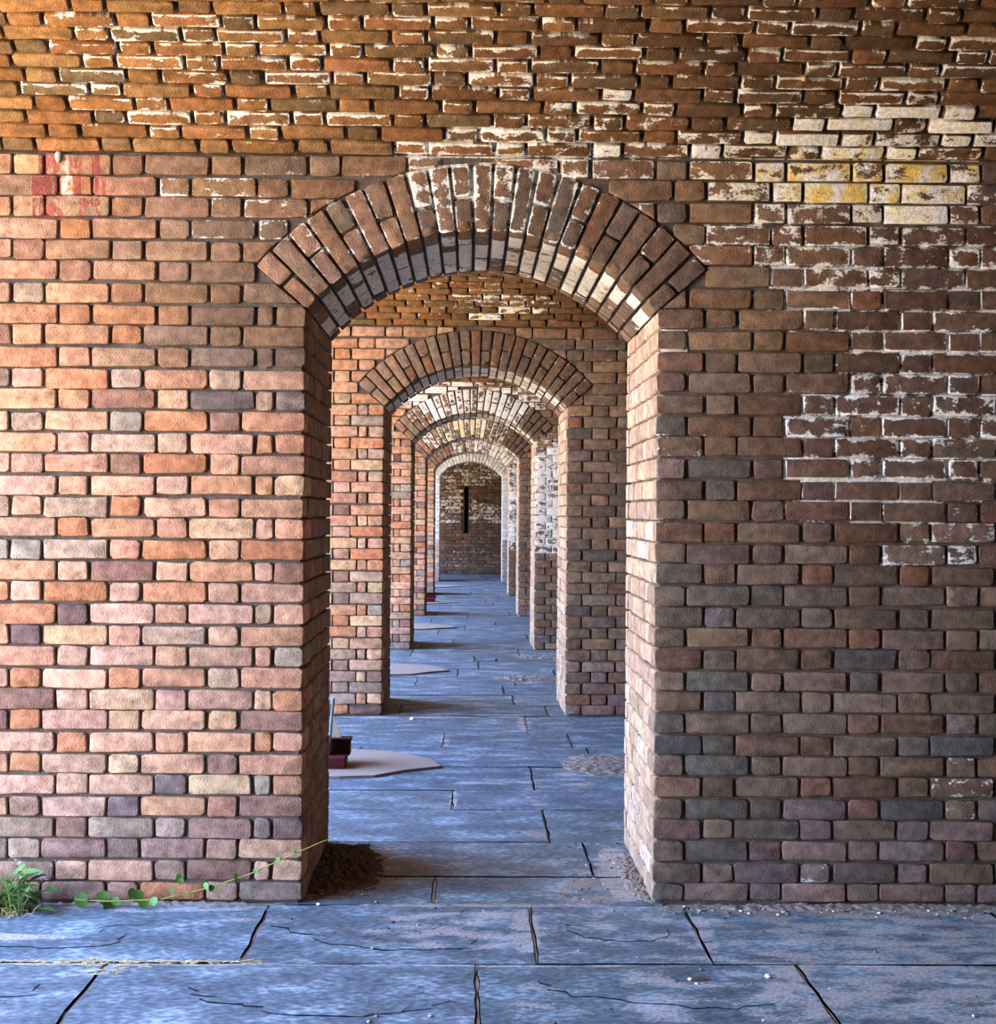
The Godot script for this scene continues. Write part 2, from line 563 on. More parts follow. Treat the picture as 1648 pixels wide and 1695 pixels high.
func face_brick(b: Batch, k: int, a: float, c: float, row: int, z: float, list: Array, ring_cut: bool) -> void:
	var cx := (a + c) * 0.5
	var y := row * COURSE + 0.5 * COURSE + 0.002 * sin(row * 2.1 + cx * 2.3) + rng.randf_range(-0.0014, 0.0014)
	var hw := (c - a) * 0.5 + rng.randf_range(-0.0020, 0.0024)
	var hh := (COURSE - 0.0072) * 0.5 + rng.randf_range(-0.0016, 0.0014)
	if row == 0:
		y += 0.004
		hh -= 0.003
	var centre := Vector3(cx, y, z + rng.randf_range(-0.003, 0.0025))
	var sc := seen(Vector3(cx, y, z))
	var poly := rect_poly(hw, hh, 1.6 if rng.randf() < 0.25 else 1.0)
	if sc <= 0.0:
		poly = PackedVector2Array([Vector2(-hw, -hh), Vector2(hw, -hh), Vector2(hw, hh), Vector2(-hw, hh)])
	if ring_cut:
		var disc := PackedVector2Array()
		for i in 40:
			var t := -1.25 + 2.5 * i / 39.0
			disc.append(Vector2(ACX + (AR + RING + 0.006) * sin(t) - cx, ACY + (AR + RING + 0.006) * cos(t) - y))
		disc.append(Vector2(ACX + 0.5 - cx, ACY - 0.2 - y))
		disc.append(Vector2(ACX - 0.5 - cx, ACY - 0.2 - y))
		# below the skewback the pier's own bricks reach the springing
		var sk := PackedVector2Array([Vector2(ACX - cx, ACY - y), Vector2(ACX - 1.2 * sin(AHALF) - cx, ACY + 1.2 * cos(AHALF) - y), Vector2(ACX - 0.7 - cx, ACY + 1.4 - y), Vector2(ACX + 0.7 - cx, ACY + 1.4 - y), Vector2(ACX + 1.2 * sin(AHALF) - cx, ACY + 1.2 * cos(AHALF) - y)])
		var wedge := Geometry2D.intersect_polygons(disc, sk)
		if wedge.size() > 0:
			var cut := Geometry2D.clip_polygons(poly, wedge[0])
			var best := PackedVector2Array()
			var most := 0.0
			for q in cut:
				var area := 0.0
				for i in q.size():
					area += q[i].cross(q[(i + 1) % q.size()])
				if absf(area) > most:
					most = absf(area)
					best = q
			var reach := 0.0
			for q in best:
				for q2 in best:
					reach = maxf(reach, q.distance_to(q2))
			if most * 0.5 < 0.0006 or best.size() < 3 or most * 0.5 / reach < 0.017:
				return
			if Geometry2D.is_polygon_clockwise(best):
				best.reverse()
			poly = best
			var mid := Vector2.ZERO
			for p in poly:
				mid += p
			mid /= poly.size()
			for i in poly.size():
				poly[i] -= mid
			centre += Vector3(mid.x, mid.y, 0)
			hw = maxf(0.01, hw - absf(mid.x))
			hh = maxf(0.01, hh - absf(mid.y))
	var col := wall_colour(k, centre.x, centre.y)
	if absf(c - JL) < 0.006:
		corner[row * 2] = col
	elif absf(a - JR) < 0.006:
		corner[row * 2 + 1] = col
	var px := sc * (c - a)
	if b.wash and sc > 0.0:
		var w := wash_at(list, centre.x + rng.randf_range(-0.06, 0.06), centre.y + rng.randf_range(-0.03, 0.03))
		var f: float = w[0] * rng.randf_range(0.55, 1.15)
		if f + w[1] + w[2] > 0.05:
			b.wash.paint(centre.x, centre.y, 0.0, hw, hh, f, w[1] * rng.randf_range(0.35, 1.2), w[2] * rng.randf_range(0.7, 1.15), w[3])
	elif k >= 5:
		var w := wash_at(list, centre.x, centre.y)
		if rng.randf() < w[0]:
			col = Color(0.66, 0.64, 0.58)
	var tilt := Basis.from_euler(Vector3(rng.randf_range(-0.012, 0.012), rng.randf_range(-0.01, 0.01), rng.randf_range(-0.007, 0.007)))
	add(b, Transform3D(tilt, centre), poly, col, Vector2(centre.x, centre.y), 0.0, px)

var corner := {}
func jamb_bricks(b: Batch, k: int, zf: float, left_side: bool, white: float) -> void:
	var basis := Basis(Vector3(0, 0, -1), Vector3.UP, Vector3(1, 0, 0)) if left_side else Basis(Vector3(0, 0, 1), Vector3.UP, Vector3(-1, 0, 0))
	for row in 28:
		var long_first := (row % 2 == 1) == left_side
		var d := 0.0
		var stretch := long_first
		var i := 0
		while d < THICK - 0.05:
			var w := 0.197 if stretch else 0.093
			if d + w > THICK - 0.03:
				w = THICK - d
			var y := row * COURSE + 0.5 * COURSE
			var hh := (COURSE - 0.0078) * 0.5 + rng.randf_range(-0.0015, 0.001)
			if row == 27:
				hh -= 0.005
				y -= 0.004
			if i == 0:
				d = 0.007
				w -= 0.007
			var p := Vector3(JL if left_side else JR, y, zf - d - w * 0.5)
			p.x += rng.randf_range(-0.0025, 0.0025)
			var hw := w * 0.5 + rng.randf_range(-0.0025, 0.001)
			var sc := seen(p + Vector3(0.005 if left_side else -0.005, 0, 0))
			var col := pick(jambs).lerp(pick(brown), 0.12)  # right jambs face the daylight: its brightness is put into the colour
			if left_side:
				col = pick(brown).lerp(pick(salmon), 0.25)  # left jambs face away: their shade is put into the colour
			if k == 6:
				col = Color(0.68, 0.66, 0.6)
			col = vary(col, 0.12)
			if i == 0:
				col = corner[row * 2 + (0 if left_side else 1)]
				if not left_side:
					col = col.lerp(pick(jambs), 0.5)
			if not b.wash and rng.randf() < white:
				col = Color(0.62, 0.58, 0.52)
			var poly := rect_poly(hw, hh) if sc > 0.0 else PackedVector2Array([Vector2(-hw, -hh), Vector2(hw, -hh), Vector2(hw, hh), Vector2(-hw, hh)])
			add(b, Transform3D(basis, p), poly, col, Vector2(-99, -99), 0.0, sc * 0.35 * w if sc > 0.0 else 0.0)
			d += w + 0.009
			stretch = not stretch
			i += 1

func arch_bricks(b: Batch, sb: Batch, k: int, zf: float, list: Array, dark_t: float) -> void:
	var count := 23
	var step := 2.0 * AHALF / count
	for i in count:
		var a := -AHALF + step * (i + 0.5)
		var rad := Vector3(sin(a), cos(a), 0)
		var tan := Vector3(cos(a), -sin(a), 0)
		var basis := Basis(tan, rad, Vector3(0, 0, 1))
		var spans := [[AR, AR + RING]]
		if i % 2 == 0:
			var m := 0.100 + rng.randf_range(-0.012, 0.012)
			spans = [[AR, AR + m - 0.004], [AR + m + 0.004, AR + RING]]
		for sp in spans:
			var r0: float = sp[0]
			var r1: float = sp[1]
			var rm := (r0 + r1) * 0.5
			var hh := (r1 - r0) * 0.5 + rng.randf_range(-0.002, 0.001)
			var hw := rm * step * 0.5 - 0.0042 + rng.randf_range(-0.0016, 0.0012)
			var poly := rect_poly(hw, hh)
			for q in poly.size():
				poly[q].x *= 1.0 + poly[q].y / rm * 0.9
			var c := Vector3(ACX + rad.x * rm, ACY + rad.y * rm, zf + rng.randf_range(-0.002, 0.004))
			var sc := seen(Vector3(c.x, c.y, zf))
			var col := pick(brown).lerp(pick(umber), 0.25)
			col = col.lerp(pick(salmon), clampf(-a * 0.35, 0.0, 0.25))
			if k == 6:
				col = Color(0.72, 0.69, 0.63)
			col = vary(col, 0.1)
			var w := wash_at(list, c.x, c.y)
			if b.wash and sc > 0.0:
				b.wash.paint(c.x, c.y, -a, hw, hh, w[0] * rng.randf_range(0.5, 1.25), w[1] * rng.randf_range(0.7, 1.35), w[2], w[3])
			elif rng.randf() < w[0]:
				col = Color(0.66, 0.62, 0.52)
			add(b, Transform3D(basis, c), poly, col, Vector2(c.x, c.y), -a, sc * (r1 - r0))
		# the underside of this voussoir: bricks one behind another through the thickness of the wall
		var d := 0.0
		var stretch := i % 2 == 0
		var ub := Basis(Vector3(0, 0, -1), tan, -rad)
		while d < THICK - 0.05:
			var w := 0.197 if stretch else 0.093
			if d + w > THICK - 0.03:
				w = THICK - d
			var p := Vector3(ACX + rad.x * AR, ACY + rad.y * AR, zf - d - w * 0.5) + rad * rng.randf_range(-0.002, 0.003)
			var hw := w * 0.5 + rng.randf_range(-0.002, 0.001)
			var hh := AR * step * 0.5 - 0.0045
			var sc := seen(p - rad * 0.006)
			var col := vary(pick(brown).lerp(pick(ochre), 0.35), 0.1)
			if d > 0.05 and d < 0.8 and rng.randf() < 0.30 and k < 6 and sc <= 0.0:
				col = Color(0.5, 0.47, 0.42)
			if k == 6:
				col = Color(0.7, 0.68, 0.62)
			var poly := rect_poly(hw, hh) if sc > 0.0 else PackedVector2Array([Vector2(-hw, -hh), Vector2(hw, -hh), Vector2(hw, hh), Vector2(-hw, hh)])
			var at := Vector2(d + w * 0.5, (i + 0.5) * step * AR)
			if sb.wash:
				var mid := smoothstep(0.10, 0.2, d + w * 0.4) * (1.0 - smoothstep(0.75, 0.95, d))
				if a > 0.62:
					mid *= 0.35 + 0.65 * (1.0 - smoothstep(0.25, 0.6, d))
				if rng.randf() < 0.12:
					mid *= 0.4
				sb.wash.paint(at.x, at.y, 0.0, hw, hh, mid * rng.randf_range(0.75, 1.0), 0.0, 0.0, 0.25 if a > 0.1 else 0.0)
			add(sb, Transform3D(ub, p), poly, col, at, 0.0, maxf(sc * 0.044 * 0.7, sc * w * 0.25) if sc > 0.0 else 0.0)
			d += w + 0.009
			stretch = not stretch

func vault_bricks(b: Batch, k: int, z0: float, list: Array) -> void:
	var rows := int(2.0 * VHALF * VR / VCOURSE)
	for row in rows:
		var s := (row + 0.5) * VCOURSE
		var a := VHALF - s / VR
		var p := vault_point(z0, a, VR)
		var n := Vector3(0, -cos(a), sin(a))
		var basis := Basis(Vector3.RIGHT, n.cross(Vector3.RIGHT), n)
		# generators fan out slightly towards the open side, as in the tapering bays of the fort
		var x := XL + (0.0 if row % 2 == 0 else 0.154) + rng.randf_range(-0.02, 0.02) - 0.02
		var header := false
		while x < XR - 0.05:
			var w := 0.093 if header else 0.197
			w += rng.randf_range(-0.004, 0.004)
			var cx := x + w * 0.5
			var hw := w * 0.5 - 0.001
			var hh := (VCOURSE - 0.008) * 0.5 + rng.randf_range(-0.0018, 0.0012)
			var sc := seen(Vector3(cx, p.x, p.y))
			var c := Vector3(cx, p.x, p.y) + n * rng.randf_range(-0.004, 0.005)
			var col := vault_colour(cx, s)
			var poly := PackedVector2Array([Vector2(-hw, -hh), Vector2(hw, -hh), Vector2(hw, hh), Vector2(-hw, hh)])
			if sc > 0.0:
				poly = rect_poly(hw, hh, 1.5)
				if b.wash:
					var wv := wash_at(list, cx + rng.randf_range(-0.08, 0.08), SPRING + s + rng.randf_range(-0.04, 0.04))
					var f: float = wv[0] * rng.randf_range(0.3, 1.15)
					if wv[0] + wv[1] > 0.05:
						b.wash.paint(cx, SPRING + s, 0.0, hw, hh, f, wv[1] * (rng.randf_range(0.6, 1.3) if rng.randf() < 0.8 else 0.1), wv[2], wv[3])
			var tilt := Basis.from_euler(Vector3(rng.randf_range(-0.03, 0.03), rng.randf_range(-0.015, 0.015), rng.randf_range(-0.012, 0.012)))
			add(b, Transform3D(basis * tilt, c), poly, col, Vector2(cx, SPRING + s), 0.0, sc * w)
			x += w + 0.009
			header = not header

# ---------------------------------------------------------------- one wall with its arch, and the vault in front of it
func build_bay(k: int) -> void:
	var zf := -(k - 1) * PITCH
	var list: Array = blobs[k]
	var ppm: float = [0.0, 560.0, 330.0, 230.0, 190.0, 150.0, 0.0][k]
	var wash: Wash = null
	var under: Wash = null
	if k == 1:
		wash = Wash.new(-1.72, 0.0, 3.6, 3.02, ppm, 40)
	elif k >= 2 and k <= 5:
		wash = Wash.new(-0.95, 0.0, 2.0, 3.02, ppm, 40 + k)
	if k >= 1 and k <= 5:
		under = Wash.new(-0.01, -0.01, 1.02, 1.28, 500.0 if k == 1 else 160.0, 60 + k)
	var word: String = ORD[k]
	var left := base("wall_left")
	tag(left, "brick pier on the left of the %s archway" % word if k > 1 else "salmon brick pier left of the nearest archway", "wall", "structure")
	var right := base("wall_right")
	tag(right, "brick pier on the right of the %s archway" % word if k > 1 else "brown brick pier right of the nearest archway", "wall", "structure")
	var upper := base("wall_front")
	tag(upper, "brick wall courses above the %s archway, up to the vault" % word, "wall", "structure")
	var arch := base("archway")
	tag(arch, "segmental ring of brick voussoirs over the %s opening" % word, "archway", "structure")
	var vault := base("ceiling")
	tag(vault, "brick vault ceiling in front of the %s archway wall" % word, "ceiling", "structure")
	var bl := Batch.new(); bl.owner_node = left; bl.wash = wash
	var br := Batch.new(); br.owner_node = right; br.wash = wash
	var bu := Batch.new(); bu.owner_node = upper; bu.wash = wash
	var ba := Batch.new(); ba.owner_node = arch; ba.wash = wash
	var bs := Batch.new(); bs.owner_node = arch; bs.wash = under
	var bv := Batch.new(); bv.owner_node = vault; bv.wash = wash
	for row in 35:
		var kind := row % 2
		if row < 28:
			for s in bond(kind, true, JL - XL):
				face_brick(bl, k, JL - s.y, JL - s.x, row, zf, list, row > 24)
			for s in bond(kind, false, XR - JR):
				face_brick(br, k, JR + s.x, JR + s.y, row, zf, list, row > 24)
		else:
			# the bond of each pier runs on over the opening and is cut to the ring
			var off := 0.0 if kind == 0 else -0.162
			for i in range(-9, 4):
				var x := JL - 0.197 + off + i * PERIOD
				for part in [[x, x + 0.197], [x + 0.206, x + 0.299]]:
					if part[1] < ACX + 0.03 and part[0] > XL - 0.1:
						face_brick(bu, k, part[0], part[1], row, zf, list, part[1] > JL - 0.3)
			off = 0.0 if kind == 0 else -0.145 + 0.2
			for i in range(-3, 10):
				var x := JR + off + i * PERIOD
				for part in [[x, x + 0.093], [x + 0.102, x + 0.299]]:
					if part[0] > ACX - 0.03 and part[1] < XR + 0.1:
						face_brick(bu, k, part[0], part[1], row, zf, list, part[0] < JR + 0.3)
	jamb_bricks(bl, k, zf, true, 0.04)
	jamb_bricks(br, k, zf, false, [0.0, 0.12, 0.12, 0.2, 0.3, 0.4, 1.0][k])
	arch_bricks(ba, bs, k, zf, list, 0.0)
	vault_bricks(bv, k, zf, list)
	if k == 1:
		# remains of a red painted sign, high on the left
		var red := Color(0.50, 0.19, 0.18)
		for q in [[-1.352, 2.272, -1.284, 2.338, 0.8], [-1.252, 2.272, -1.214, 2.338, 0.6], [-1.186, 2.274, -1.157, 2.338, 0.75], [-1.371, 2.208, -1.306, 2.268, 0.85], [-1.299, 2.208, -1.280, 2.268, 0.8], [-1.240, 2.208, -1.216, 2.268, 0.75], [-1.176, 2.208, -1.160, 2.268, 0.7], [-1.153, 2.208, -1.138, 2.268, 0.7], [-1.369, 2.140, -1.356, 2.200, 0.8], [-1.348, 2.138, -1.271, 2.202, 0.7], [-1.236, 2.138, -1.155, 2.202, 0.5]]:
			wash.tint(q[0], q[1], q[2], q[3], red, q[4])
		wash.tint(-1.276, 2.208, -1.244, 2.27, Color(0.78, 0.72, 0.64), 0.75)
		wash.tint(-1.276, 2.27, -1.256, 2.336, Color(0.72, 0.68, 0.6), 0.6)
	var m := brick_material(wash, "brick_%d" % k)
	var mu := brick_material(under, "under_brick_%d" % k)
	for b in [bl, br, bu, ba, bv]:
		b.mat = m
	bs.mat = mu
	ba.least_px = 8.0
	bs.least_px = 12.0
	if k >= 2:
		bl.least_px = 9.0
	lay(bl); lay(br); lay(bu); lay(ba); lay(bs); lay(bv)
	# mortar bodies
	var mm := m.duplicate() as StandardMaterial3D
	mm.albedo_color = Color(0.40, 0.35, 0.30) if k < 6 else Color(0.7, 0.66, 0.6)
	var mv := m.duplicate() as StandardMaterial3D
	mv.albedo_color = Color(0.33, 0.26, 0.18)
	var z0 := zf - THICK + REC
	var z1 := zf - REC
	var st := begin()
	box(st, Vector3(XL, -0.05, z0), Vector3(JL - REC, ASPRING + 0.002, z1), wash)
	mesh_node("mortar", st.commit(), mm, left)
	st = begin()
	box(st, Vector3(JR + REC, -0.05, z0), Vector3(XR, ASPRING + 0.002, z1), wash)
	mesh_node("mortar", st.commit(), mm, right)
	mesh_node("mortar", upper_core(z1, z0, 3.5, wash), mm, upper)
	mesh_node("mortar", vault_core(zf, wash), mv, vault)

# ---------------------------------------------------------------- floor
func build_floor() -> void:
	var s := 1024
	var a := noise_image(s, 0.006, 5, 21)
	var b := noise_image(s, 0.05, 4, 22)
	var c := noise_image(s, 0.010, 4, 23, FastNoiseLite.TYPE_SIMPLEX_SMOOTH, FastNoiseLite.FRACTAL_RIDGED)
	var col := PackedByteArray()
	var hei := PackedByteArray()
	col.resize(s * s * 3)
	hei.resize(s * s)
	for i in s * s:
		var low := a[i] / 255.0
		var hi := b[i] / 255.0
		var rid := c[i] / 255.0
		var scuff := clampf((low * 0.6 + hi * 0.4 - 0.52) * 4.0, 0.0, 1.0)
		var crack := clampf((rid - 0.90) * 12.0, 0.0, 1.0)
		var v := 0.53 + 0.24 * (low - 0.5) + 0.36 * (hi - 0.5) + 0.14 * scuff - 0.28 * crack
		col[i * 3] = clampi(int(255.0 * (v + 0.02 * scuff)), 0, 255)
		col[i * 3 + 1] = clampi(int(255.0 * v), 0, 255)
		col[i * 3 + 2] = clampi(int(255.0 * (v + 0.015 - 0.01 * scuff)), 0, 255)
		# slate cleaves in thin sheets: stepped heights
		var lam := floorf(low * 9.0) / 9.0
		hei[i] = clampi(int(255.0 * (0.25 + 0.45 * lam + 0.25 * hi - 0.3 * crack)), 0, 255)
	var m := StandardMaterial3D.new()
	m.vertex_color_use_as_albedo = true
	m.albedo_texture = ImageTexture.create_from_image(Image.create_from_data(s, s, false, Image.FORMAT_RGB8, col))
	m.roughness = 0.72
	m.metallic_specular = 0.4
	m.heightmap_enabled = true
	m.heightmap_texture = ImageTexture.create_from_image(Image.create_from_data(s, s, false, Image.FORMAT_L8, hei))
	m.heightmap_scale = 0.35
	var dirt := Wash.new(-1.75, -1.55, 3.7, 7.0, 270.0, 90)     # (x, -z)
	var sand := Color(0.62, 0.53, 0.45)
	var pale := Color(0.72, 0.68, 0.64)
	dirt.dust(-0.03, -0.34, 0.36, 0.33, 0.62, pale)
	dirt.dust(0.17, -0.36, 0.06, 0.36, 0.8, pale)
	dirt.dust(0.50, -0.30, 0.30, 0.30, 0.42, pale)
	dirt.dust(0.69, -0.36, 0.05, 0.36, 0.75, pale)
	dirt.dust(0.84, -1.05, 0.10, 0.45, 0.75, pale)
	dirt.dust(0.45, -1.1, 0.5, 0.40, 0.35, pale)
	dirt.dust(1.45, -0.75, 1.0, 1.0, 0.66, Color(0.70, 0.67, 0.63))
	dirt.dust(0.75, -1.0, 0.5, 0.6, 0.5, Color(0.72, 0.69, 0.66))
	dirt.dust(1.2, -0.05, 0.8, 0.13, 0.95, sand)
	dirt.dust(1.0, -0.25, 0.35, 0.2, 0.5, sand)
	dirt.dust(0.42, 0.25, 0.22, 0.40, 0.55, sand)
	dirt.dust(0.53, 0.45, 0.12, 0.6, 0.9, pale)
	dirt.dust(0.0, 0.45, 0.5, 0.3, 0.42, Color(0.52, 0.45, 0.42))
	dirt.dust(-0.35, 0.5, 0.32, 0.5, 0.62, Color(0.46, 0.37, 0.31))
	dirt.dust(-0.95, -0.06, 0.45, 0.10, 0.6, pale)
	dirt.dust(-1.35, -0.45, 0.3, 0.05, 0.7, Color(0.75, 0.71, 0.6))
	dirt.dust(-0.9, -0.72, 0.6, 0.035, 0.8, Color(0.75, 0.71, 0.6))
	dirt.dust(0.05, -0.73, 0.8, 0.02, 0.7, pale)
	dirt.dust(0.1, -0.02, 0.6, 0.03, 0.8, pale)
	dirt.dust(-0.06, 1.95, 0.022, 0.3, 0.72, pale)
	dirt.dust(0.30, 2.1, 0.07, 0.45, 0.52, pale)
	dirt.dust(0.28, 1.2, 0.06, 0.22, 0.6, sand)
	dirt.dust(0.45, 2.6, 0.25, 0.5, 0.45, pale)
	dirt.dust(-0.12, 3.85, 0.035, 0.32, 0.75, pale)
	dirt.dust(0.33, 4.6, 0.06, 0.4, 0.68, pale)
	for k in 40:
		dirt.dust(rng.randf_range(-1.6, 1.8), rng.randf_range(-1.4, 5.0), rng.randf_range(0.12, 0.4), rng.randf_range(0.02, 0.09), rng.randf_range(0.4, 0.62), pale)
	dirt.dust(0.0, 3.3, 0.5, 0.06, 0.6, pale)
	dirt.dust(-0.4, 4.9, 0.6, 0.08, 0.7, pale)
	m.detail_enabled = true
	m.detail_albedo = dirt.texture()
	m.detail_uv_layer = BaseMaterial3D.DETAIL_UV_2
	var floor_body := base("floor")
	tag(floor_body, "blue grey slate flagstone floor running through all the arches", "floor", "structure")
	var st := begin()
	box(st, Vector3(XL, -0.4, END_Z - 0.5), Vector3(XR, -0.0045, 9.2))
	mesh_node("bedding", st.commit(), plain(Color(0.62, 0.57, 0.50)), floor_body)
	# rows of slabs: z from, z to, joints in x
	var rows := [[2.1, 1.35, [-2.0, -0.9, 0.35, 1.35, 2.4]], [1.35, 0.716, [-2.1, -0.973, 0.029, 0.90, 1.9, 2.7]], [0.716, 0.018, [-1.9, -0.612, 0.196, 0.676, 1.62, 2.5]], [0.018, -0.40, [-0.60, -0.105, 0.62]], [-0.40, -1.0, [-0.60, 0.43, 0.62]], [-1.0, -1.70, [-2.0, -1.1, 0.31, 1.2, 2.3]], [-1.70, -2.20, [-1.5, -0.062, 0.75, 1.9]], [-2.20, -2.90, [-2.1, -1.0, 0.30, 1.1, 2.2]], [-2.90, -3.58, [-1.6, -0.55, 0.62, 1.5]], [-3.58, -4.17, [-2.0, -0.128, 0.55, 1.7]], [-4.17, -4.96, [-1.2, 0.34, 1.0, 2.1]]]
	var z := -4.96
	while z > END_Z:
		var dz := rng.randf_range(0.55, 0.75)
		var js := []
		var x := XL + rng.randf_range(0.3, 1.2)
		while x < XR - 0.4:
			js.append(x)
			x += rng.randf_range(0.7, 1.25)
		rows.append([z, z - dz, js])
		z -= dz
	z = 2.1
	while z < 4.1:
		var js := []
		var x := XL + rng.randf_range(0.3, 1.2)
		while x < XR - 0.4:
			js.append(x)
			x += rng.randf_range(0.8, 1.25)
		rows.append([z + 0.7, z, js])
		z += 0.7
	for r in rows:
		var xs: Array = [XL] + r[2] + [XR]
		for i in xs.size() - 1:
			var x0: float = xs[i] + 0.002
			var x1: float = xs[i + 1] - 0.002
			var za: float = r[0] - 0.002
			var zb: float = r[1] + 0.002
			if r[0] <= 0.02 and r[1] >= -1.01 and (x1 < JL or x0 > JR):
				continue
			slab(floor_body, x0, x1, za, zb, m, dirt)
	# cement patches worn to a point, one in each bay
	var cement := plain(Color(0.56, 0.50, 0.44))
	for k in 5:
		var zc := -2.86 - k * PITCH
		var pts := PackedVector2Array()
		for q in [[-2.2, 0.25], [-1.2, 0.34], [-0.6, 0.36], [-0.42, 0.30], [-0.28, 0.13], [-0.13, 0.0], [-0.19, -0.22], [-0.30, -0.40], [-0.42, -0.50], [-0.56, -0.56], [-1.2, -0.6], [-2.2, -0.5]]:
			pts.append(Vector2(q[0] + rng.randf_range(-0.015, 0.015), q[1] + rng.randf_range(-0.02, 0.02)))
		var p := mesh_node("cement_patch", plate(pts, 0.012), cement, floor_body)
		p.position = Vector3(0, 0.0, zc)
	# one lifted slab edge in the third bay, right of the passage
	return

var slabs := 0
func slab(parent: Node3D, x0: float, x1: float, za: float, zb: float, m: Material, dirt: Wash) -> void:
	slabs += 1
	var c := Vector3((x0 + x1) * 0.5, 0, (za + zb) * 0.5)
	var hx := (x1 - x0) * 0.5
	var hz := (za - zb) * 0.5
	var pts := PackedVector2Array()
	var nx := maxi(3, int(hx * 2.0 / 0.09))
	var nz := maxi(3, int(hz * 2.0 / 0.09))
	for i in nx:
		pts.append(Vector2(-hx + 2.0 * hx * i / nx, -hz))
	for i in nz:
		pts.append(Vector2(hx, -hz + 2.0 * hz * i / nz))
	for i in nx:
		pts.append(Vector2(hx - 2.0 * hx * i / nx, hz))
	for i in nz:
		pts.append(Vector2(-hx, hz - 2.0 * hz * i / nz))
	for i in pts.size():
		pts[i] += Vector2(rng.randf_range(-0.004, 0.004), rng.randf_range(-0.004, 0.004))
	var tone: Color = [lin(134, 154, 160), lin(127, 149, 157), lin(140, 157, 160), lin(131, 150, 155), lin(126, 144, 151)][rng.randi() % 5]
	tone = vary(tone * 1.8, 0.07)
	var o := mesh_node("flagstone", slab_mesh(pts, c, tone, dirt, 0.012), m, parent)
	o.position = c + Vector3(0, rng.randf_range(-0.002, 0.002), 0)
	o.rotation = Vector3(rng.randf_range(-0.002, 0.002), 0, rng.randf_range(-0.0015, 0.0015))
	if za > -0.2 and za < 1.5 and x0 > -3.0 and x1 < 1.2 and zb > -0.1:
		for f in (4 if x1 < 0.1 else 2):
			# sheets of slate still standing on the split surface
			var fp := PackedVector2Array()
			var fx := rng.randf_range(-0.3, 0.3) * hx
			var fz := rng.randf_range(-0.35, 0.35) * hz
			var rx := rng.randf_range(0.35, 0.6) * hx
			var rz := rng.randf_range(0.25, 0.45) * hz
			for i in 26:
				var t := TAU * i / 26.0
				var k := 1.0 + rng.randf_range(-0.16, 0.16)
				fp.append(Vector2(clampf(fx + rx * k * cos(t), -hx + 0.01, hx - 0.01), clampf(fz + rz * k * sin(t) + 0.25 * rz * cos(t), -hz + 0.01, hz - 0.01)))
			var g := mesh_node("slate_sheet", slab_mesh(fp, c, tone * (1.0 + rng.randf_range(-0.04, 0.06)), dirt, 0.0022), m, o)
			g.position.y = 0.0022
			g.rotation.z = rng.randf_range(-0.002, 0.002)

# a slab with a broken edge: (x, z) outline, top at y = 0
func slab_mesh(pts: PackedVector2Array, at: Vector3, col: Color, dirt: Wash, deep: float) -> ArrayMesh:
	var pos := PackedVector3Array()
	var nor := PackedVector3Array()
	var cols := PackedColorArray()
	var uv1 := PackedVector2Array()
	var uv2 := PackedVector2Array()
	var idx := PackedInt32Array()
	var n := pts.size()
	var mid := Vector2.ZERO
	for p in pts:
		mid += p
	mid /= n
	var inset := minf(0.0035, deep * 0.5)
	for ring in 4:
		for i in n:
			var p := pts[i]
			var e1 := (p - pts[(i + n - 1) % n]).normalized()
			var e2 := (pts[(i + 1) % n] - p).normalized()
			var nv := Vector2(e1.y + e2.y, -e1.x - e2.x).normalized()
			var q := p - nv * inset
			var y := 0.0
			var v := Vector3.UP
			if ring == 0:
				q = mid
			elif ring == 2:
				q = p
				y = -deep * 0.35
				v = Vector3(nv.x, 1.0, nv.y).normalized()
			elif ring == 3:
				q = p
				y = -deep - 0.004
				v = Vector3(nv.x, 0.0, nv.y)
			pos.append(Vector3(q.x, y, q.y))
			nor.append(v)
			cols.append(col)
			uv1.append(Vector2((q.x + at.x) / 1.9, (q.y + at.z) / 1.35) + Vector2(0.37, 0.11) * slabs)
			uv2.append(dirt.uv(q.x + at.x, -(q.y + at.z)))
	for ring in 3:
		for i in n:
			var i2 := (i + 1) % n
			var a := ring * n
			if ring > 0:
				idx.append_array(PackedInt32Array([a + i, a + i2, a + n + i, a + i2, a + n + i2, a + n + i]))
			else:
				idx.append_array(PackedInt32Array([a + i, a + n + i2, a + n + i]) if false else PackedInt32Array([a + i, a + n + i, a + n + i2]))
	return commit(pos, nor, cols, uv1, uv2, idx)

func plate(pts: PackedVector2Array, thick: float) -> ArrayMesh:
	var st := begin()
	var tri := Geometry2D.triangulate_polygon(pts)
	for i in range(0, tri.size(), 3):
		for t in [0, 1, 2]:
			var p := pts[tri[i + t]]
			st.set_normal(Vector3.UP)
			st.set_color(Color.WHITE)
			st.set_uv(p)
			st.set_uv2(p)
			st.add_vertex(Vector3(p.x, thick, p.y))
	for i in pts.size():
		var p := pts[i]
		var q := pts[(i + 1) % pts.size()]
		quad(st, Vector3(p.x, -0.01, p.y), Vector3(q.x, -0.01, q.y), Vector3(q.x, thick, q.y), Vector3(p.x, thick, p.y))
	return st.commit()

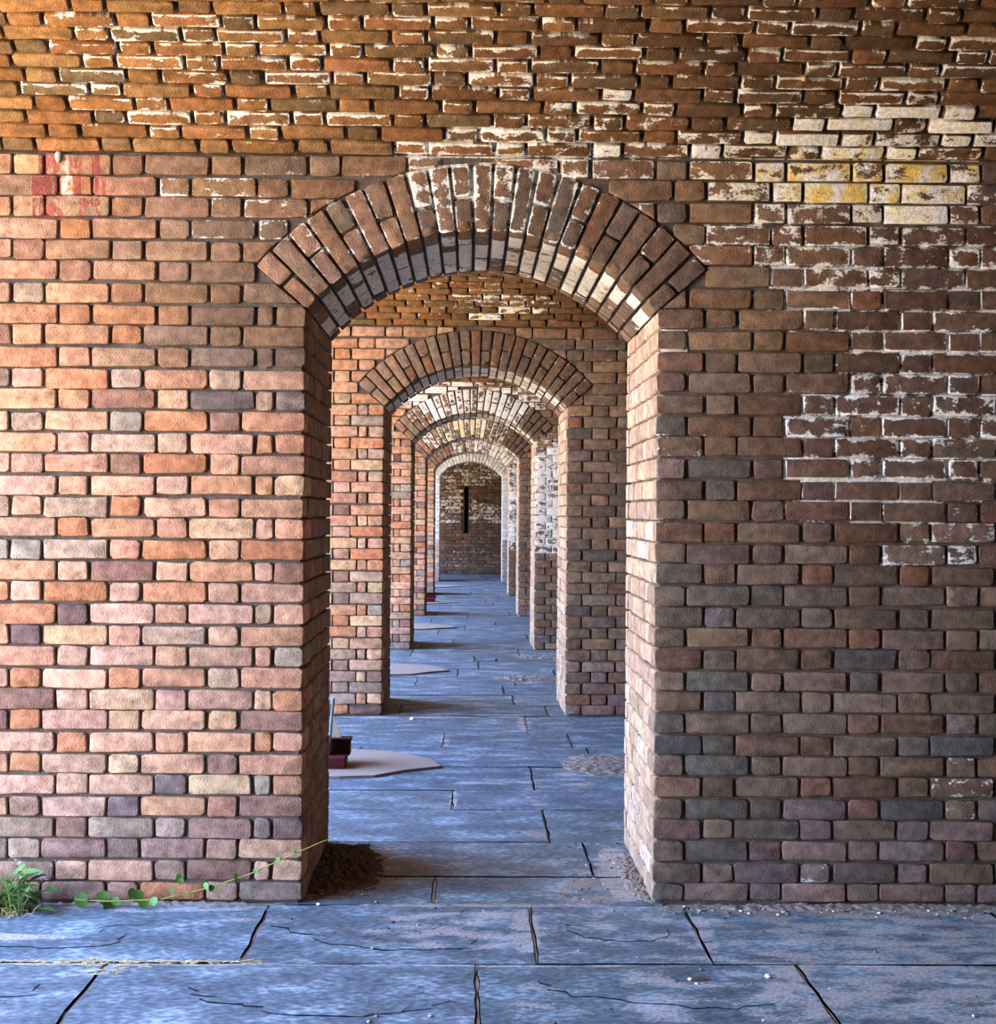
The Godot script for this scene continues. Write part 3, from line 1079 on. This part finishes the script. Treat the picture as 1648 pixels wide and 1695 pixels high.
# ---------------------------------------------------------------- the far wall with its loophole
func build_end() -> void:
	var wall := base("wall_end")
	tag(wall, "far brick wall with a dark upright loophole closing the view", "wall", "structure")
	var b := Batch.new()
	b.owner_node = wall
	b.least_px = 5.0
	b.wash = Wash.new(-1.0, 0.0, 2.0, 3.0, 130.0, 77)
	var list := [[-0.45, 1.35, 0.7, 0.45, 0.62, 0.2, 0.1, 0.0], [0.4, 1.2, 0.6, 0.24, 0.66, 0.2, 0.1, 0.0], [0.0, 2.05, 0.9, 0.4, 0.55, 0.2, 0.0, 0.1], [0.1, 0.3, 0.9, 0.25, 0.34, 0.1, 0.0, 0.0]]
	for row in 35:
		var off := 0.0 if row % 2 == 0 else 0.154
		for i in range(-8, 9):
			for part in [[0.0, 0.197], [0.206, 0.299]]:
				var x0: float = i * PERIOD + off + part[0]
				var x1: float = i * PERIOD + off + part[1]
				if row >= 12 and row < 26:
					if x1 > -0.095 and x0 < -0.010:
						if x0 < -0.16:
							x1 = -0.095
						elif x1 > 0.06:
							x0 = -0.010
						else:
							continue
				face_brick(b, 7, x0, x1, row, END_Z, list, false)
	b.mat = brick_material(b.wash, "far_brick")
	lay(b)
	var m := brick_material(null, "far_mortar")
	m.albedo_color = Color(0.34, 0.27, 0.22)
	var st := begin()
	var z0 := END_Z - 0.6
	var z1 := END_Z - REC
	box(st, Vector3(XL, -0.05, z0), Vector3(-0.088, 3.5, z1))
	box(st, Vector3(-0.017, -0.05, z0), Vector3(XR, 3.5, z1))
	box(st, Vector3(-0.088, -0.05, z0), Vector3(-0.017, 12 * COURSE, z1))
	box(st, Vector3(-0.088, 26 * COURSE, z0), Vector3(-0.017, 3.5, z1))
	mesh_node("mortar", st.commit(), m, wall)
	var w := base("window_1")
	tag(w, "narrow upright loophole slit in the far wall, black inside", "window", "structure")
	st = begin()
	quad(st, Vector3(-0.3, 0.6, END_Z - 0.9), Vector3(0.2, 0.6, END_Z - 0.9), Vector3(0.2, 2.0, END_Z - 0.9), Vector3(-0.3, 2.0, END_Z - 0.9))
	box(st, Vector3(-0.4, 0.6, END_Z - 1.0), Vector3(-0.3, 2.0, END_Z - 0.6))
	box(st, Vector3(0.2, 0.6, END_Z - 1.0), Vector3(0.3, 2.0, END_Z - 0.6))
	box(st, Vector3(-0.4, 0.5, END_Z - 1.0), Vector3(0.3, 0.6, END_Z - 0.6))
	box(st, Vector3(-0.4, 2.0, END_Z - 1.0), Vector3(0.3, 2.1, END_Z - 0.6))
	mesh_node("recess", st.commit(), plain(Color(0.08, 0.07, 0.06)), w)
	# the last chamber is closed at the side and above
	var side := base("wall_side")
	tag(side, "side wall and roof closing the last chamber behind the sixth archway", "wall", "structure")
	st = begin()
	box(st, Vector3(XL, 1.6, END_Z), Vector3(XL + 0.3, 3.2, -5.0 * PITCH - THICK))
	box(st, Vector3(XL, 2.9, END_Z), Vector3(XR, 3.3, -5.0 * PITCH - THICK + 0.02))
	mesh_node("masonry", st.commit(), plain(Color(0.42, 0.32, 0.25)), side)

func build_shell() -> void:
	var m := plain(Color(0.42, 0.32, 0.25))
	var rear := base("wall_rear")
	tag(rear, "long brick scarp wall closing the right end of every bay", "wall", "structure")
	var st := begin()
	box(st, Vector3(XR - 0.02, -0.05, END_Z - 0.6), Vector3(XR + 0.4, 3.6, 9.4))
	mesh_node("masonry", st.commit(), m, rear)
	var back := base("wall_back")
	tag(back, "brick wall closing the bay behind the viewer", "wall", "structure")
	st = begin()
	box(st, Vector3(XL, -0.05, 8.92), Vector3(XR, 3.6, 9.4))
	mesh_node("masonry", st.commit(), m, back)
	var g := base("ground")
	tag(g, "pale sandy parade ground outside the open side of the casemates", "ground", "structure")
	st = begin()
	box(st, Vector3(-60, -0.5, -80), Vector3(XL, -0.03, 60))
	mesh_node("sand", st.commit(), plain(Color(0.80, 0.70, 0.54)), g)

# ---------------------------------------------------------------- small things
func bar(st: SurfaceTool, pts: Array, radii: Array, sides := 6) -> void:
	for i in pts.size() - 1:
		var a: Vector3 = pts[i]
		var b: Vector3 = pts[i + 1]
		var d := (b - a).normalized()
		var u := d.cross(Vector3(0.31, 0.2, 0.93)).normalized()
		var v := d.cross(u)
		for s in sides:
			var t0 := TAU * s / sides
			var t1 := TAU * (s + 1) / sides
			var n0 := u * cos(t0) + v * sin(t0)
			var n1 := u * cos(t1) + v * sin(t1)
			var q := [[a + n0 * radii[i], n0], [b + n0 * radii[i + 1], n0], [b + n1 * radii[i + 1], n1], [a + n0 * radii[i], n0], [b + n1 * radii[i + 1], n1], [a + n1 * radii[i], n1]]
			for e in q:
				st.set_normal(e[1])
				st.add_vertex(e[0])

func leaf_mesh(length: float, width: float, fold: float, droop: float) -> ArrayMesh:
	var st := begin()
	var steps := 7
	var rows := []
	for i in steps + 1:
		var t := float(i) / steps
		var w := width * 0.5 * pow(sin(PI * pow(t, 0.8)), 0.7) + 0.0004
		var y := -droop * t * t * length
		rows.append([Vector3(-w, y + fold * w, t * length), Vector3(0, y, t * length), Vector3(w, y + fold * w, t * length)])
	for i in steps:
		for j in 2:
			for p in [rows[i][j], rows[i + 1][j], rows[i + 1][j + 1], rows[i][j], rows[i + 1][j + 1], rows[i][j + 1]]:
				st.add_vertex(p)
	st.generate_normals()
	return st.commit()

func leaf_material(c: Color) -> StandardMaterial3D:
	var m := plain(c, 0.6)
	m.cull_mode = BaseMaterial3D.CULL_DISABLED
	m.backlight_enabled = true
	m.backlight = c * 0.5
	return m

func build_plants() -> void:
	var greens := [leaf_material(Color(0.30, 0.44, 0.18)), leaf_material(Color(0.36, 0.50, 0.26)), leaf_material(Color(0.22, 0.33, 0.12)), leaf_material(Color(0.46, 0.54, 0.36))]
	var dry := leaf_material(Color(0.66, 0.58, 0.36))
	var weed := base("weed_clump", Vector3(-1.405, 0.0, 0.13))
	tag(weed, "green weed clump growing where the left pier meets the flagstones", "weed")
	for i in 80:
		var a := rng.randf() * TAU
		var l := rng.randf_range(0.035, 0.075)
		var o := mesh_node("leaf", leaf_mesh(l, l * rng.randf_range(0.55, 0.8), rng.randf_range(0.1, 0.5), rng.randf_range(0.0, 0.5)), greens[rng.randi() % 4], weed)
		var r := sqrt(rng.randf())
		o.position = Vector3(cos(a) * r * 0.165 - 0.025, rng.randf_range(0.01, 0.15) * (1.1 - r * 0.6), sin(a) * r * 0.06)
		o.rotation = Vector3(rng.randf_range(-0.9, 0.2), rng.randf() * TAU, rng.randf_range(-0.5, 0.5))
	var st := begin()
	for i in 90:
		var a := rng.randf() * TAU
		var r := rng.randf() * 0.12
		var p := Vector3(cos(a) * r * 1.1, 0.0, sin(a) * r * 0.6)
		var h := rng.randf_range(0.05, 0.16)
		var lean := Vector3(rng.randf_range(-0.07, 0.08), 0, rng.randf_range(-0.03, 0.08))
		bar(st, [p, p + lean * 0.4 + Vector3(0, h * 0.6, 0), p + lean + Vector3(0, h, 0)], [0.0013, 0.001, 0.0003], 4)
	var grass := mesh_node("grass_blades", st.commit(), leaf_material(Color(0.42, 0.50, 0.22)), weed)
	grass.set_meta("kind", "stuff")
	st = begin()
	for i in 70:
		var a := rng.randf() * TAU
		var r := rng.randf() * 0.09
		var p := Vector3(0.01 + cos(a) * r, 0.0, 0.06 + sin(a) * r * 0.6)
		var q := p + Vector3(rng.randf_range(-0.05, 0.05), rng.randf_range(0.004, 0.04), rng.randf_range(-0.02, 0.05))
		bar(st, [p, (p + q) * 0.5 + Vector3(0, 0.008, 0), q], [0.0011, 0.001, 0.0005], 4)
	var hay := mesh_node("dry_grass", st.commit(), dry, weed)
	hay.set_meta("kind", "stuff")
	var sprout := base("sprout", Vector3(0.226, 0.0, -8.6))
	tag(sprout, "tiny green sprout growing alone from a floor joint beyond the second archway", "plant")
	for i in 5:
		var o := mesh_node("leaf", leaf_mesh(0.05, 0.022, 0.3, 0.3), greens[i % 3], sprout)
		o.position = Vector3(0.0, 0.004, 0.0)
		o.rotation = Vector3(rng.randf_range(-1.2, -0.6), TAU * i / 5.0, 0.0)
	# the vine along the foot of the pier and up across its corner
	var vine := base("trailing_vine", Vector3(-1.2, 0.0, 0.04))
	tag(vine, "thin green vine trailing along the left pier and rising past its corner", "vine")
	var path := [Vector3(0.0, 0.030, 0.05), Vector3(0.10, 0.026, 0.055), Vector3(0.26, 0.030, 0.045), Vector3(0.40, 0.062, 0.034), Vector3(0.53, 0.105, 0.03), Vector3(0.66, 0.165, 0.03), Vector3(0.75, 0.205, 0.03), Vector3(0.80, 0.222, 0.02)]
	st = begin()
	bar(st, path, [0.0026, 0.0025, 0.0024, 0.0023, 0.0022, 0.0019, 0.0015, 0.0008])
	mesh_node("stem", st.commit(), leaf_material(Color(0.52, 0.50, 0.24)), vine)
	var spots := [[0.02, 0.036, 0.056, 2], [0.085, 0.042, 0.046, 2], [0.10, 0.018, 0.050, 2], [0.17, 0.055, 0.034, 0], [0.19, 0.048, 0.042, 2], [0.205, 0.022, 0.036, 0], [0.30, 0.062, 0.026, 2], [0.315, 0.100, 0.026, 1], [0.32, 0.09, 0.022, 0], [0.40, 0.075, 0.028, 1], [0.415, 0.068, 0.022, 2], [0.49, 0.105, 0.022, 1], [0.55, 0.122, 0.018, 1], [0.62, 0.156, 0.016, 0], [0.675, 0.180, 0.014, 0], [0.12, 0.03, 0.030, 1], [0.24, 0.03, 0.030, 1]]
	for s in spots:
		var o := mesh_node("leaf", leaf_mesh(s[2], s[2] * 0.88, 0.25, 0.3), greens[s[3]], vine)
		o.position = Vector3(s[0], s[1] + s[2] * 0.3, 0.034 + rng.randf_range(0.0, 0.012))
		o.rotation = Vector3(rng.randf_range(0.9, 1.5), rng.randf_range(-0.7, 0.7), rng.randf_range(-0.5, 0.5))

func rounded_box(st: SurfaceTool, c: Vector3, h: Vector3, e: float) -> void:
	# a box with chamfered edges, as a convex hull of three slabs
	var levels := [[-h.y, e], [-h.y + e, 0.0], [h.y - e, 0.0], [h.y, e]]
	var rings := []
	for l in levels:
		var x: float = h.x - l[1]
		var z: float = h.z - l[1]
		var y: float = l[0]
		rings.append([Vector3(-x + e, y, z), Vector3(x - e, y, z), Vector3(x, y, z - e), Vector3(x, y, -z + e), Vector3(x - e, y, -z), Vector3(-x + e, y, -z), Vector3(-x, y, -z + e), Vector3(-x, y, z - e)])
	for i in 3:
		for j in 8:
			var j2 := (j + 1) % 8
			quad(st, c + rings[i][j], c + rings[i][j2], c + rings[i + 1][j2], c + rings[i + 1][j])
	for j in range(1, 7):
		for t in [[rings[3], 1.0], [rings[0], -1.0]]:
			var tri := [t[0][0], t[0][j + 1], t[0][j]] if t[1] > 0 else [t[0][0], t[0][j], t[0][j + 1]]
			for p in tri:
				st.set_normal(Vector3(0, t[1], 0))
				st.set_color(Color.WHITE)
				st.set_uv(Vector2(p.x, p.z))
				st.set_uv2(Vector2(p.x, p.z))
				st.add_vertex(c + p)

func build_sign(at: Vector3, label: String, with_panel: bool) -> void:
	var s := base("display_stand", at)
	tag(s, label, "stand")
	var red := plain(Color(0.30, 0.10, 0.10), 0.7)
	var st := begin()
	rounded_box(st, Vector3(-0.02, 0.026, 0.05), Vector3(0.115, 0.026, 0.09), 0.005)
	mesh_node("foot", st.commit(), red, s)
	st = begin()
	rounded_box(st, Vector3(0.018, 0.072, -0.09), Vector3(0.086, 0.036, 0.05), 0.005)
	mesh_node("footing", st.commit(), plain(Color(0.22, 0.075, 0.075), 0.7), s)
	st = begin()
	rounded_box(st, Vector3(0.018, 0.112, -0.09), Vector3(0.092, 0.006, 0.058), 0.002)
	mesh_node("cap", st.commit(), plain(Color(0.16, 0.06, 0.06), 0.6), s)
	if with_panel:
		st = begin()
		rounded_box(st, Vector3(0, 0.14, 0), Vector3(0.004, 0.135, 0.045), 0.0015)
		var p := mesh_node("panel", st.commit(), plain(Color(0.50, 0.56, 0.64), 0.4), s)
		p.position = Vector3(0.006, 0.045, 0.01)
		p.rotation.z = -0.08
		st = begin()
		var tri := [Vector3(0.014, 0.118, -0.09), Vector3(0.058, 0.118, -0.09), Vector3(0.020, 0.225, -0.09)]
		for z in [0.0, -0.008]:
			for p3 in ([tri[0], tri[2], tri[1]] if z == 0.0 else tri):
				st.set_normal(Vector3(0, 0, 1 if z == 0.0 else -1))
				st.set_color(Color.WHITE)
				st.set_uv(Vector2(p3.x, p3.y))
				st.set_uv2(Vector2(p3.x, p3.y))
				st.add_vertex(p3 + Vector3(0, 0, z))
		for i in 3:
			var p0: Vector3 = tri[i]
			var p1: Vector3 = tri[(i + 1) % 3]
			quad(st, p0 + Vector3(0, 0, -0.008), p1 + Vector3(0, 0, -0.008), p1, p0)
		mesh_node("brace", st.commit(), plain(Color(0.66, 0.60, 0.52), 0.7), s)

func stone_mesh(r: float, flat: float) -> ArrayMesh:
	var st := begin()
	var n := FastNoiseLite.new()
	n.seed = rng.randi()
	n.frequency = 0.9
	var seg := 9
	var ring := 5
	var g := []
	for i in ring + 1:
		var row := []
		var t := PI * i / ring
		for j in seg:
			var a := TAU * j / seg
			var d := Vector3(sin(t) * cos(a), cos(t), sin(t) * sin(a))
			d *= r * (1.0 + 0.45 * n.get_noise_3dv(d * 1.3))
			row.append(Vector3(d.x, d.y * flat + r * flat * 0.8, d.z))
		g.append(row)
	for i in ring:
		for j in seg:
			var k := (j + 1) % seg
			for p in [g[i][j], g[i][k], g[i + 1][k], g[i][j], g[i + 1][k], g[i + 1][j]]:
				st.add_vertex(p)
	st.generate_normals()
	return st.commit()

func mound(called: String, label: String, at: Vector3, pts: int, rx: float, rz: float, h: float, mat: Material, sd: int) -> void:
	# a low heap of sand or grit: a height field
	var n := FastNoiseLite.new()
	n.seed = sd
	n.frequency = 45.0
	n.fractal_octaves = 3
	var st := begin()
	var g := []
	var nz := maxi(6, int(pts * rz / rx))
	for i in pts + 1:
		var row := []
		for j in nz + 1:
			var x := -rx + 2.0 * rx * i / pts
			var z := -rz + 2.0 * rz * j / nz
			var e := clampf(1.25 * (1.0 - pow(absf(x / rx), 2.0) - pow(absf(z / rz), 2.0)) + 0.7 * n.get_noise_2d(x * 0.35 + at.x, z * 0.35 + 9.0), 0.0, 1.0)
			e = minf(e, (1.0 - pow(absf(x / rx), 4.0)) * (1.0 - pow(absf(z / rz), 4.0)))
			var y := h * e * (0.75 + 0.9 * n.get_noise_2d(x + at.x, z + at.z)) - 0.006 * (1.0 - e)
			row.append(Vector3(x, y, z))
		g.append(row)
	for i in pts:
		for j in nz:
			for p in [g[i][j], g[i + 1][j], g[i + 1][j + 1], g[i][j], g[i + 1][j + 1], g[i][j + 1]]:
				st.add_vertex(p)
	st.generate_normals()
	var o := mesh_node(called, st.commit(), mat, self)
	o.position = at
	tag(o, label, "debris", "stuff")

func build_debris() -> void:
	var grit := StandardMaterial3D.new()
	grit.albedo_color = Color(0.60, 0.54, 0.48)
	grit.albedo_texture = grain
	grit.roughness = 1.0
	grit.uv1_triplanar = true
	grit.uv1_scale = Vector3(5, 5, 5)
	var soil := grit.duplicate() as StandardMaterial3D
	soil.albedo_color = Color(0.36, 0.28, 0.22)
	mound("sand", "grey gritty sand drifted along the foot of the right pier", Vector3(1.25, 0.0, 0.045), 190, 0.72, 0.06, 0.010, grit, 5)
	mound("sand", "rubble and leaf grit along the foot of the left pier", Vector3(-0.95, 0.0, 0.022), 90, 0.42, 0.030, 0.010, grit, 6)
	mound("soil", "reddish brown soil heaped against the left jamb of the nearest archway", Vector3(-0.46, 0.0, -0.52), 70, 0.20, 0.50, 0.022, soil, 7)
	mound("sand", "pale crumbled mortar along the right jamb of the nearest archway", Vector3(0.57, 0.0, -0.42), 40, 0.06, 0.44, 0.013, grit, 8)
	mound("sand", "pale grit lying along the threshold joint of the nearest archway", Vector3(0.05, 0.0, 0.02), 110, 0.5, 0.018, 0.006, grit, 9)
	mound("rubble", "patch of loose rubble in a broken flagstone on the right", Vector3(0.66, 0.0, -3.0), 50, 0.24, 0.42, 0.012, grit, 10)
	mound("rubble", "strip of crumbled stone beyond the second archway", Vector3(0.55, 0.0, -7.3), 70, 0.42, 0.25, 0.02, grit, 11)
	mound("rubble", "crumbled stone by the foot of the third right pier", Vector3(0.75, 0.0, -9.2), 60, 0.4, 0.25, 0.02, grit, 12)
	# straw caught in the open joints of the foreground
	var st := begin()
	for i in 260:
		var x := rng.randf_range(-1.55, -0.55)
		var z := 0.716 + rng.randfn(0.0, 0.010)
		if i > 190:
			x = -0.973 + rng.randfn(0.0, 0.05)
			z = 0.77 + rng.randfn(0.0, 0.05)
		var a := rng.randfn(0.0, 0.5)
		var l := rng.randf_range(0.008, 0.03)
		var p := Vector3(x, rng.randf_range(0.001, 0.006), z)
		bar(st, [p, p + Vector3(cos(a) * l, rng.randf_range(0.0, 0.006), sin(a) * l)], [0.0011, 0.0007], 4)
	var straw := mesh_node("straw", st.commit(), plain(Color(0.72, 0.64, 0.46)), self)
	tag(straw, "dry straw bits caught in the joint between the two front flagstone rows", "straw", "stuff")
	# grit over the right-hand flagstones
	var scatter := MultiMesh.new()
	scatter.transform_format = MultiMesh.TRANSFORM_3D
	scatter.use_colors = true
	scatter.mesh = stone_mesh(0.0065, 0.6)
	scatter.instance_count = 900
	for i in 900:
		var x := rng.randf_range(-0.3, 1.9)
		var z := rng.randf_range(0.05, 1.4)
		if i < 450:
			x = rng.randf_range(0.6, 1.95)
			z = 0.04 + absf(rng.randfn(0.0, 0.05))
		elif i < 600:
			x = rng.randf_range(0.3, 0.58)
			z = rng.randf_range(-1.0, 0.0)
		elif i < 700:
			x = -0.5 + absf(rng.randfn(0.0, 0.12))
			z = rng.randf_range(-1.0, 0.0)
		var sc := 0.22 + 0.78 * pow(rng.randf(), 3.0)
		scatter.set_instance_color(i, [lin(120, 108, 96), lin(150, 140, 128), lin(84, 70, 60), lin(196, 190, 180), lin(132, 112, 94)][rng.randi() % 5])
		scatter.set_instance_transform(i, Transform3D(Basis.from_euler(Vector3(0, rng.randf() * TAU, 0)) * Basis.from_scale(Vector3(sc, sc, sc)), Vector3(x, 0.0, z)))
	var mi := MultiMeshInstance3D.new()
	mi.name = "gravel"
	mi.multimesh = scatter
	var gm := plain(Color(1, 1, 1))
	gm.vertex_color_use_as_albedo = true
	mi.material_override = gm
	add_child(mi)
	tag(mi, "fine gravel scattered over the flagstones and along the right pier", "gravel", "stuff")
	var white := plain(Color(0.86, 0.84, 0.78))
	for q in [[0.80, 0.85, 0.009, "white pebble lying alone on the right front flagstones"], [-0.327, -4.75, 0.016, "white shell fragment on the floor before the second archway"], [0.59, 0.88, 0.007, "small white pebble beside a dry leaf on the front flagstones"], [-0.46, 0.03, 0.007, "white pebble at the corner of the left pier"]]:
		var o := mesh_node("pebble", stone_mesh(q[2], 0.6), white, self)
		o.position = Vector3(q[0], 0.001, q[1])
		tag(o, q[3], "pebble")
	var st2 := leaf_mesh(0.045, 0.02, 0.4, 0.1)
	var dl := mesh_node("dry_leaf", st2, leaf_material(Color(0.42, 0.32, 0.20)), self)
	dl.position = Vector3(0.60, 0.005, 0.875)
	dl.rotation.y = 1.5
	tag(dl, "curled brown dry leaf on the front flagstones right of centre", "leaf")
	# pale chip hanging from the joint above the red paint
	var chip := mesh_node("hook", stone_mesh(0.011, 1.7), plain(Color(0.62, 0.60, 0.55)), self)
	chip.position = Vector3(-1.288, 2.312, 0.004)
	tag(chip, "small grey stub fixed in the joint above the red painted bricks", "stub")
	# cobweb on the vault
	var web := base("cobweb", Vector3.ZERO)
	tag(web, "dusty cobweb spread over the vault bricks at the upper right", "cobweb")
	st = begin()
	var s0 := 0.335
	for i in 26:
		var t := rng.randf() * TAU
		var l := rng.randf_range(0.05, 0.17)
		var p := []
		for q in 6:
			var u := float(q) / 5.0
			var x := 0.99 + cos(t) * l * u + rng.randf_range(-0.004, 0.004)
			var s := s0 + sin(t) * l * 0.7 * u
			var yz := vault_point(0.0, VHALF - s / VR, VR - 0.010 + 0.006 * u)
			p.append(Vector3(x, yz.x, yz.y))
		bar(st, p, [0.0008, 0.0006, 0.0005, 0.0004, 0.0004, 0.0003], 4)
	mesh_node("strands", st.commit(), plain(Color(0.50, 0.42, 0.30)), web).set_meta("kind", "stuff")
	var yz := vault_point(0.0, VHALF - 0.325 / VR, VR - 0.012)
	var nest := mesh_node("nest", stone_mesh(0.011, 0.8), plain(Color(0.60, 0.52, 0.34)), web)
	nest.position = Vector3(0.995, yz.x - 0.006, yz.y)

# ---------------------------------------------------------------- whitewash, wall by wall
func fill_blobs() -> void:
	blobs = [
		[],
		[[1.22, 2.43, 0.66, 0.145, 0.95, 0.6, 0.05, 0.2], [1.20, 2.29, 0.56, 0.115, 0.78, 0.6, 0.1, 0.55], [1.34, 2.29, 0.42, 0.05, 0.85, 0.5, 0.1, 1.0], [1.30, 2.19, 0.5, 0.06, 0.75, 0.5, 0.2, 0.15], [0.42, 2.395, 0.46, 0.055, 0.78, 0.5, 0.0, 0.15], [0.44, 2.52, 0.24, 0.09, 0.68, 0.6, 0.0, 0.1], [0.0, 2.66, 0.22, 0.12, 0.40, 0.65, 0.0, 0.1], [-0.72, 2.64, 0.62, 0.32, 0.24, 0.95, 0.0, 0.15], [0.25, 2.82, 1.3, 0.2, 0.14, 0.78, 0.0, 0.2], [1.1, 2.76, 0.85, 0.26, 0.2, 0.9, 0.0, 0.2], [0.1, 2.55, 0.6, 0.25, 0.1, 0.6, 0.0, 0.1],
		[1.22, 2.08, 0.62, 0.12, 0.36, 0.75, 0.5, 0.1], [1.40, 1.90, 0.56, 0.26, 0.10, 0.62, 0.78, 0.0], [1.42, 1.52, 0.45, 0.22, 0.30, 0.70, 0.82, 0.0], [1.32, 1.33, 0.34, 0.13, 0.05, 0.5, 0.95, 0.0], [1.50, 1.14, 0.22, 0.085, 0.42, 0.4, 0.3, 0.0], [0.76, 2.12, 0.26, 0.12, 0.12, 0.6, 0.2, 0.0], [-0.68, 2.22, 0.26, 0.10, 0.26, 0.6, 0.1, 0.0], [-0.62, 2.10, 0.16, 0.09, 0.24, 0.6, 0.1, 0.0], [0.10, 2.30, 0.50, 0.15, 0.36, 1.0, 0.7, 0.0], [0.05, 2.2, 0.5, 0.2, 0.05, 0.7, 0.4, 0.0], [-0.36, 2.10, 0.28, 0.2, 0.04, 0.66, 0.4, 0.0], [0.73, 1.79, 0.24, 0.03, 0.05, 0.2, 0.85, 0.0], [-1.36, 0.10, 0.10, 0.05, 0.36, 0.2, 0.4, 0.0], [0.78, 1.42, 0.24, 0.05, 0.25, 0.4, 0.4, 0.0], [1.1, 0.10, 0.3, 0.04, 0.3, 0.3, 0.0, 0.0], [1.56, 0.37, 0.12, 0.1, 0.30, 0.2, 0.1, 0.0]],
		[[0.28, 2.55, 0.35, 0.16, 0.55, 0.5, 0.0, 0.3], [0.0, 2.62, 0.6, 0.24, 0.2, 0.55, 0.0, 0.3], [0.8, 2.05, 0.4, 0.3, 0.08, 0.5, 0.3, 0.0], [0.2, 2.2, 0.5, 0.12, 0.05, 0.3, 0.3, 0.0]],
		[[0.05, 2.20, 0.7, 0.24, 0.78, 0.8, 0.2, 0.05], [0.72, 1.35, 0.22, 0.66, 0.74, 0.8, 0.9, 0.0], [-0.55, 2.16, 0.2, 0.15, 0.5, 0.3, 0.1, 0.0]],
		[[0.05, 2.28, 0.34, 0.12, 0.85, 0.4, 0.2, 0.6], [-0.4, 2.06, 0.2, 0.12, 0.4, 0.4, 0.2, 0.0], [0.05, 2.2, 0.55, 0.2, 0.35, 0.6, 0.3, 0.3]],
		[[0.05, 2.2, 0.4, 0.2, 0.62, 0.6, 0.4, 0.1], [0.5, 2.05, 0.35, 0.25, 0.9, 0.5, 0.6, 0.3], [0.68, 1.35, 0.2, 0.75, 0.75, 0.5, 0.6, 0.0]],
		[[0.0, 2.0, 3.0, 1.2, 1.0, 0.5, 1.0, 0.0]],
		[]]

func _ready() -> void:
	rng.seed = 20240611
	cam = Camera3D.new()
	cam.name = "Camera"
	add_child(cam)
	cam.position = EYE
	cam.rotation_degrees = Vector3(0.0, -0.965, 0.40)
	cam.fov = rad_to_deg(2.0 * atan(847.5 / FOCAL))
	cam.near = 0.05
	cam.far = 300.0
	cam.current = true
	to_cam = Transform3D(Basis.from_euler(Vector3(0, deg_to_rad(-0.965), deg_to_rad(0.40))), EYE).affine_inverse()
	var we := WorldEnvironment.new()
	we.name = "Environment"
	var env := Environment.new()
	env.background_mode = Environment.BG_SKY
	var sky := Sky.new()
	var sm := ProceduralSkyMaterial.new()
	sm.sky_top_color = Color(0.42, 0.56, 0.82)
	sm.sky_horizon_color = Color(0.76, 0.82, 0.91)
	sm.sky_curve = 0.2
	sm.ground_bottom_color = Color(0.4, 0.36, 0.3)
	sm.ground_horizon_color = Color(0.55, 0.55, 0.52)
	sm.sky_energy_multiplier = 1.0
	sky.sky_material = sm
	env.sky = sky
	env.background_energy_multiplier = 2.6
	env.tonemap_mode = Environment.TONE_MAPPER_LINEAR
	env.tonemap_exposure = 20.0
	env.sdfgi_enabled = true
	env.ssao_enabled = true
	env.ssil_enabled = true
	we.environment = env
	add_child(we)
	var sun := DirectionalLight3D.new()
	sun.name = "Sun"
	sun.light_color = Color(1.0, 0.93, 0.82)
	sun.light_energy = 1.8
	sun.light_angular_distance = 0.53
	sun.shadow_enabled = true
	sun.sky_mode = DirectionalLight3D.SKY_MODE_LIGHT_ONLY
	add_child(sun)
	sun.look_at_from_position(Vector3(-0.05, 0.85, 0.5), Vector3.ZERO)
	fill_palettes()
	fill_blobs()
	build_grain()
	build_floor()
	build_shell()
	for k in range(0, 7):
		build_bay(k)
	build_end()
	build_plants()
	build_sign(Vector3(-0.67, 0.013, -2.87), "dark red block footing with a thin upright grey panel beside the nearest left pier", true)
	build_sign(Vector3(-0.545, 0.013, -17.9), "small dark red block footing far down the passage by the fourth left pier", false)
	build_debris()
